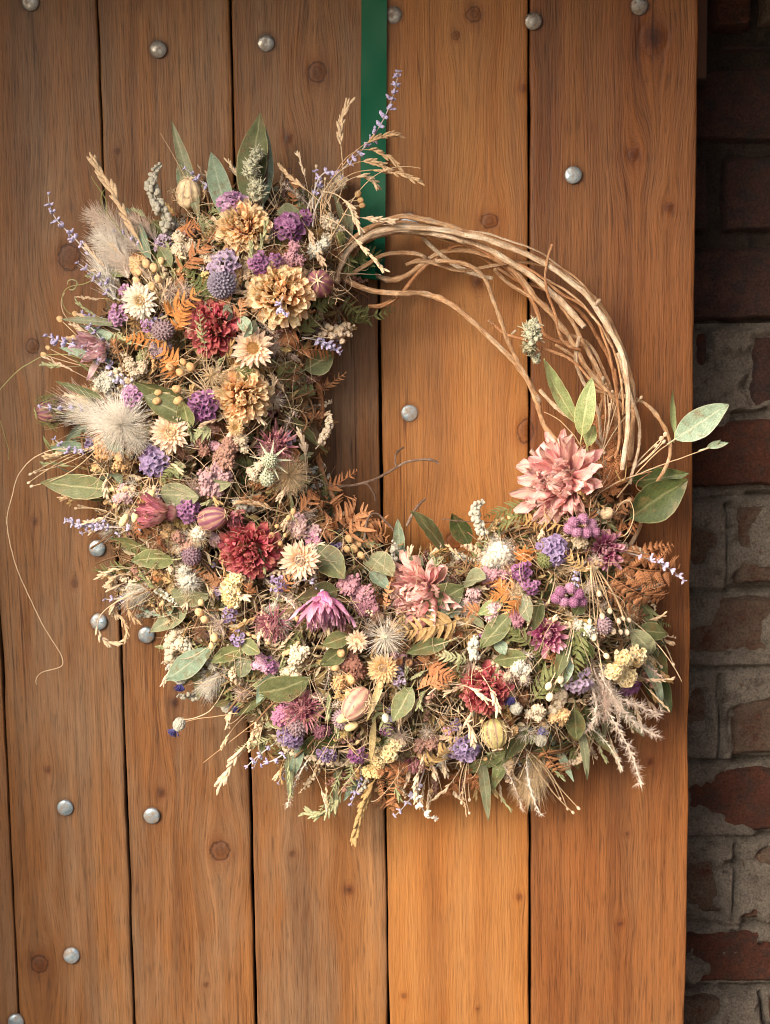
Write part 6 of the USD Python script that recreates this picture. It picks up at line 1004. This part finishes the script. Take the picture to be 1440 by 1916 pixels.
for x, y in inside(120, 10):
    b, t = fan(x, y, rng.uniform(50, 110)); m = ((b[0] + t[0]) / 2 + rng.normal() * 8, (b[1] + t[1]) / 2 + rng.normal() * 8)
    grass([t, m, b], max(.02, DEP(*t)) + rng.uniform(.002, .012), DEP(*b) * .9 + .004, mat=rng.choice(['straw_stem', 'white_grass', 'fern_tan', 'fern_pale']), head=rng.uniform(.3, .7), size=rng.uniform(6, 10), n=18)
for x, y in inside(14, 10):
    b = fan(x, y, 60)[0]; hs = [(x + rng.normal() * 18, y + rng.normal() * 18) for _ in range(rng.integers(4, 8))]
    flax(b, hs, r=rng.uniform(3, 5), stretch=1.6, mat=rng.choice(['seed_tan', 'seed_tan', 'seed_cream', 'white_grass', 'brown_grain']), dz=.003)
for x, y in inside(60, 12): burst(x, y, rng.uniform(16, 30), rng.normal(size=2) * .3, rng.choice(['buff_fluff', 'pink_fluff', 'rust_fluff', 'white_fluff', 'pink_fluff']), 110, thick=.009, dz=rng.uniform(-.002, .008))
for x, y in inside(60, 4):
    b, t = fan(x, y, rng.uniform(60, 130)); m = ((b[0] + t[0]) / 2 + rng.normal() * 14, (b[1] + t[1]) / 2 + rng.normal() * 14)
    wire([t, m, b], max(.02, DEP(*t)) + .01, DEP(*b), rng.uniform(.5, 1.1), rng.choice(['straw_stem', 'green_stem', 'brown_stem', 'white_grass']), 'dry_stem')
for x, y in inside(80, 12):
    b, t = fan(x, y, rng.uniform(30, 70)); m = ((b[0] + t[0]) / 2 + rng.normal() * 8, (b[1] + t[1]) / 2 + rng.normal() * 8)
    spike([t, m, b], max(.02, DEP(*t)) + rng.uniform(.002, .01), DEP(*b) * .9, rng.choice(['cream_grain', 'grey_grain', 'seed_tan', 'brown_grain', 'yellow_grain', 'white_grass']), n=int(rng.uniform(30, 70)), size=rng.uniform(4, 7.5), r=.8)
# a loose fringe: sprigs that stick out past the packed edge, mostly outwards and downwards
k = 0
while k < 190:
    p = RING.interpolate(rng.uniform(0, RING.length)); x, y = p.x, p.y; tg, ow = tang(x, y); rr = math.hypot(x - 790, y - 828)
    if x > 1040 and y < 960 or (y < 470 and x > 600): continue
    v = ow if rr > 395 else -ow * .6; v = v + tg * rng.normal() * .5 + np.array([0, .12]); v = v / np.linalg.norm(v); l = rng.uniform(22, 62) * (1 if rr > 395 else .6); b = (x - v[0] * 35, y - v[1] * 35); t = (x + v[0] * l, y + v[1] * l); mth = ((b[0] + t[0]) / 2 + rng.normal() * 7, (b[1] + t[1]) / 2 + rng.normal() * 7)
    if not clear_of_bolts(b, t): continue
    d0, d1 = rng.uniform(.02, .045), DEP(*b) * rng.uniform(.5, .95); q = rng.random() if k < 100 else rng.uniform(.5, .9); k += 1
    if q < .3: fern(b, t, rng.uniform(18, 36), rng.choice(zone(x, y)[1]), curl=rng.normal() * .7, d0=d1, d1=d0, pairs=14)
    elif q < .5: leaf(b, t, rng.uniform(14, 30), rng.choice(['leaf_olive', 'leaf_grey', 'leaf_blue', 'leaf_olive']), d0=d1, d1=d0)
    elif q < .74: grass([t, mth, b], d0, d1, mat=rng.choice(['straw_stem', 'white_grass', 'fern_tan']), head=rng.uniform(.2, .6), size=rng.uniform(5, 9), n=18, r=.8)
    elif q < .9: spike([t, mth, b], d0, d1, rng.choice(['cream_grain', 'grey_grain', 'brown_grain', 'white_grass']), n=50, size=rng.uniform(4.5, 7), r=.8)
    else: lavender([t, mth, b], d0, d1, size=6)
for x, y in inside(36, 8):
    b, t = fan(x, y, rng.uniform(50, 100)); m = ((b[0] + t[0]) / 2 + rng.normal() * 10, (b[1] + t[1]) / 2 + rng.normal() * 10)
    plume([t, m, b], max(.02, DEP(*t)) + .008, DEP(*b) * .9, rng.choice(['pink_fluff', 'buff_fluff', 'white_fluff']), n=14, size=rng.uniform(6, 10), hairs=14)
WS = []
for x, y in inside(800, 2):
    b, t = fan(x, y, rng.uniform(30, 95)); n_ = rng.normal(size=2) * 9; e = max(.012, DEP(*b) * .95); d = max(.016, DEP(*t)) + rng.uniform(0, .012)
    WS.append(spline([at(*b, e), at((b[0] + t[0]) / 2 + n_[0], (b[1] + t[1]) / 2 + n_[1], max(e, d) + rng.uniform(-.002, .008)), at(*t, d)], 9))
obj(wreath, 'fine_wisps', tubes(np.array(WS), rng.uniform(.00013, .00034, len(WS))[:, None] * np.linspace(1.2, .6, 9), 4), 'wisp_mix', kind='stuff')
k = 0
while k < 90:                                                    # airy sprays where the outline is loosest: upper left, left and lower right
    p = RING.interpolate(rng.uniform(0, RING.length)); x, y = p.x, p.y; tg, ow = tang(x, y)
    if math.hypot(x - 790, y - 828) < 395 or not (y < 520 and x < 690 or x < 260 and y < 1100 or y > 1120 and x > 1020 or y > 1380): continue
    v = ow + tg * rng.normal() * .35; v = v / np.linalg.norm(v); l = rng.uniform(30, 95); b = (x - v[0] * 40, y - v[1] * 40); t = (x + v[0] * l, y + v[1] * l); mth = ((b[0] + t[0]) / 2 + rng.normal() * 9, (b[1] + t[1]) / 2 + rng.normal() * 9)
    if not clear_of_bolts(b, t): continue
    d0, d1 = rng.uniform(.025, .06), DEP(*b) * .85; q = rng.random(); k += 1
    if q < .4: grass([t, mth, b], d0, d1, mat=rng.choice(['straw_stem', 'white_grass', 'fern_pale']), head=rng.uniform(.2, .5), size=rng.uniform(5, 8), n=16, r=.6)
    elif q < .55: plume([t, mth, b], d0, d1, rng.choice(['pink_fluff', 'white_fluff']), n=14, size=8, hairs=12)
    elif q < .7: lavender([t, mth, b], d0, d1, size=6.5)
    elif q < .85: flax(b, [(t[0] + rng.normal() * 14, t[1] + rng.normal() * 14) for _ in range(4)], r=3, stretch=1.5, mat='white_grass')
    else: leaf(b, t, rng.uniform(10, 22), rng.choice(['leaf_grey', 'leaf_blue', 'leaf_olive']), d0=d1, d1=d0)
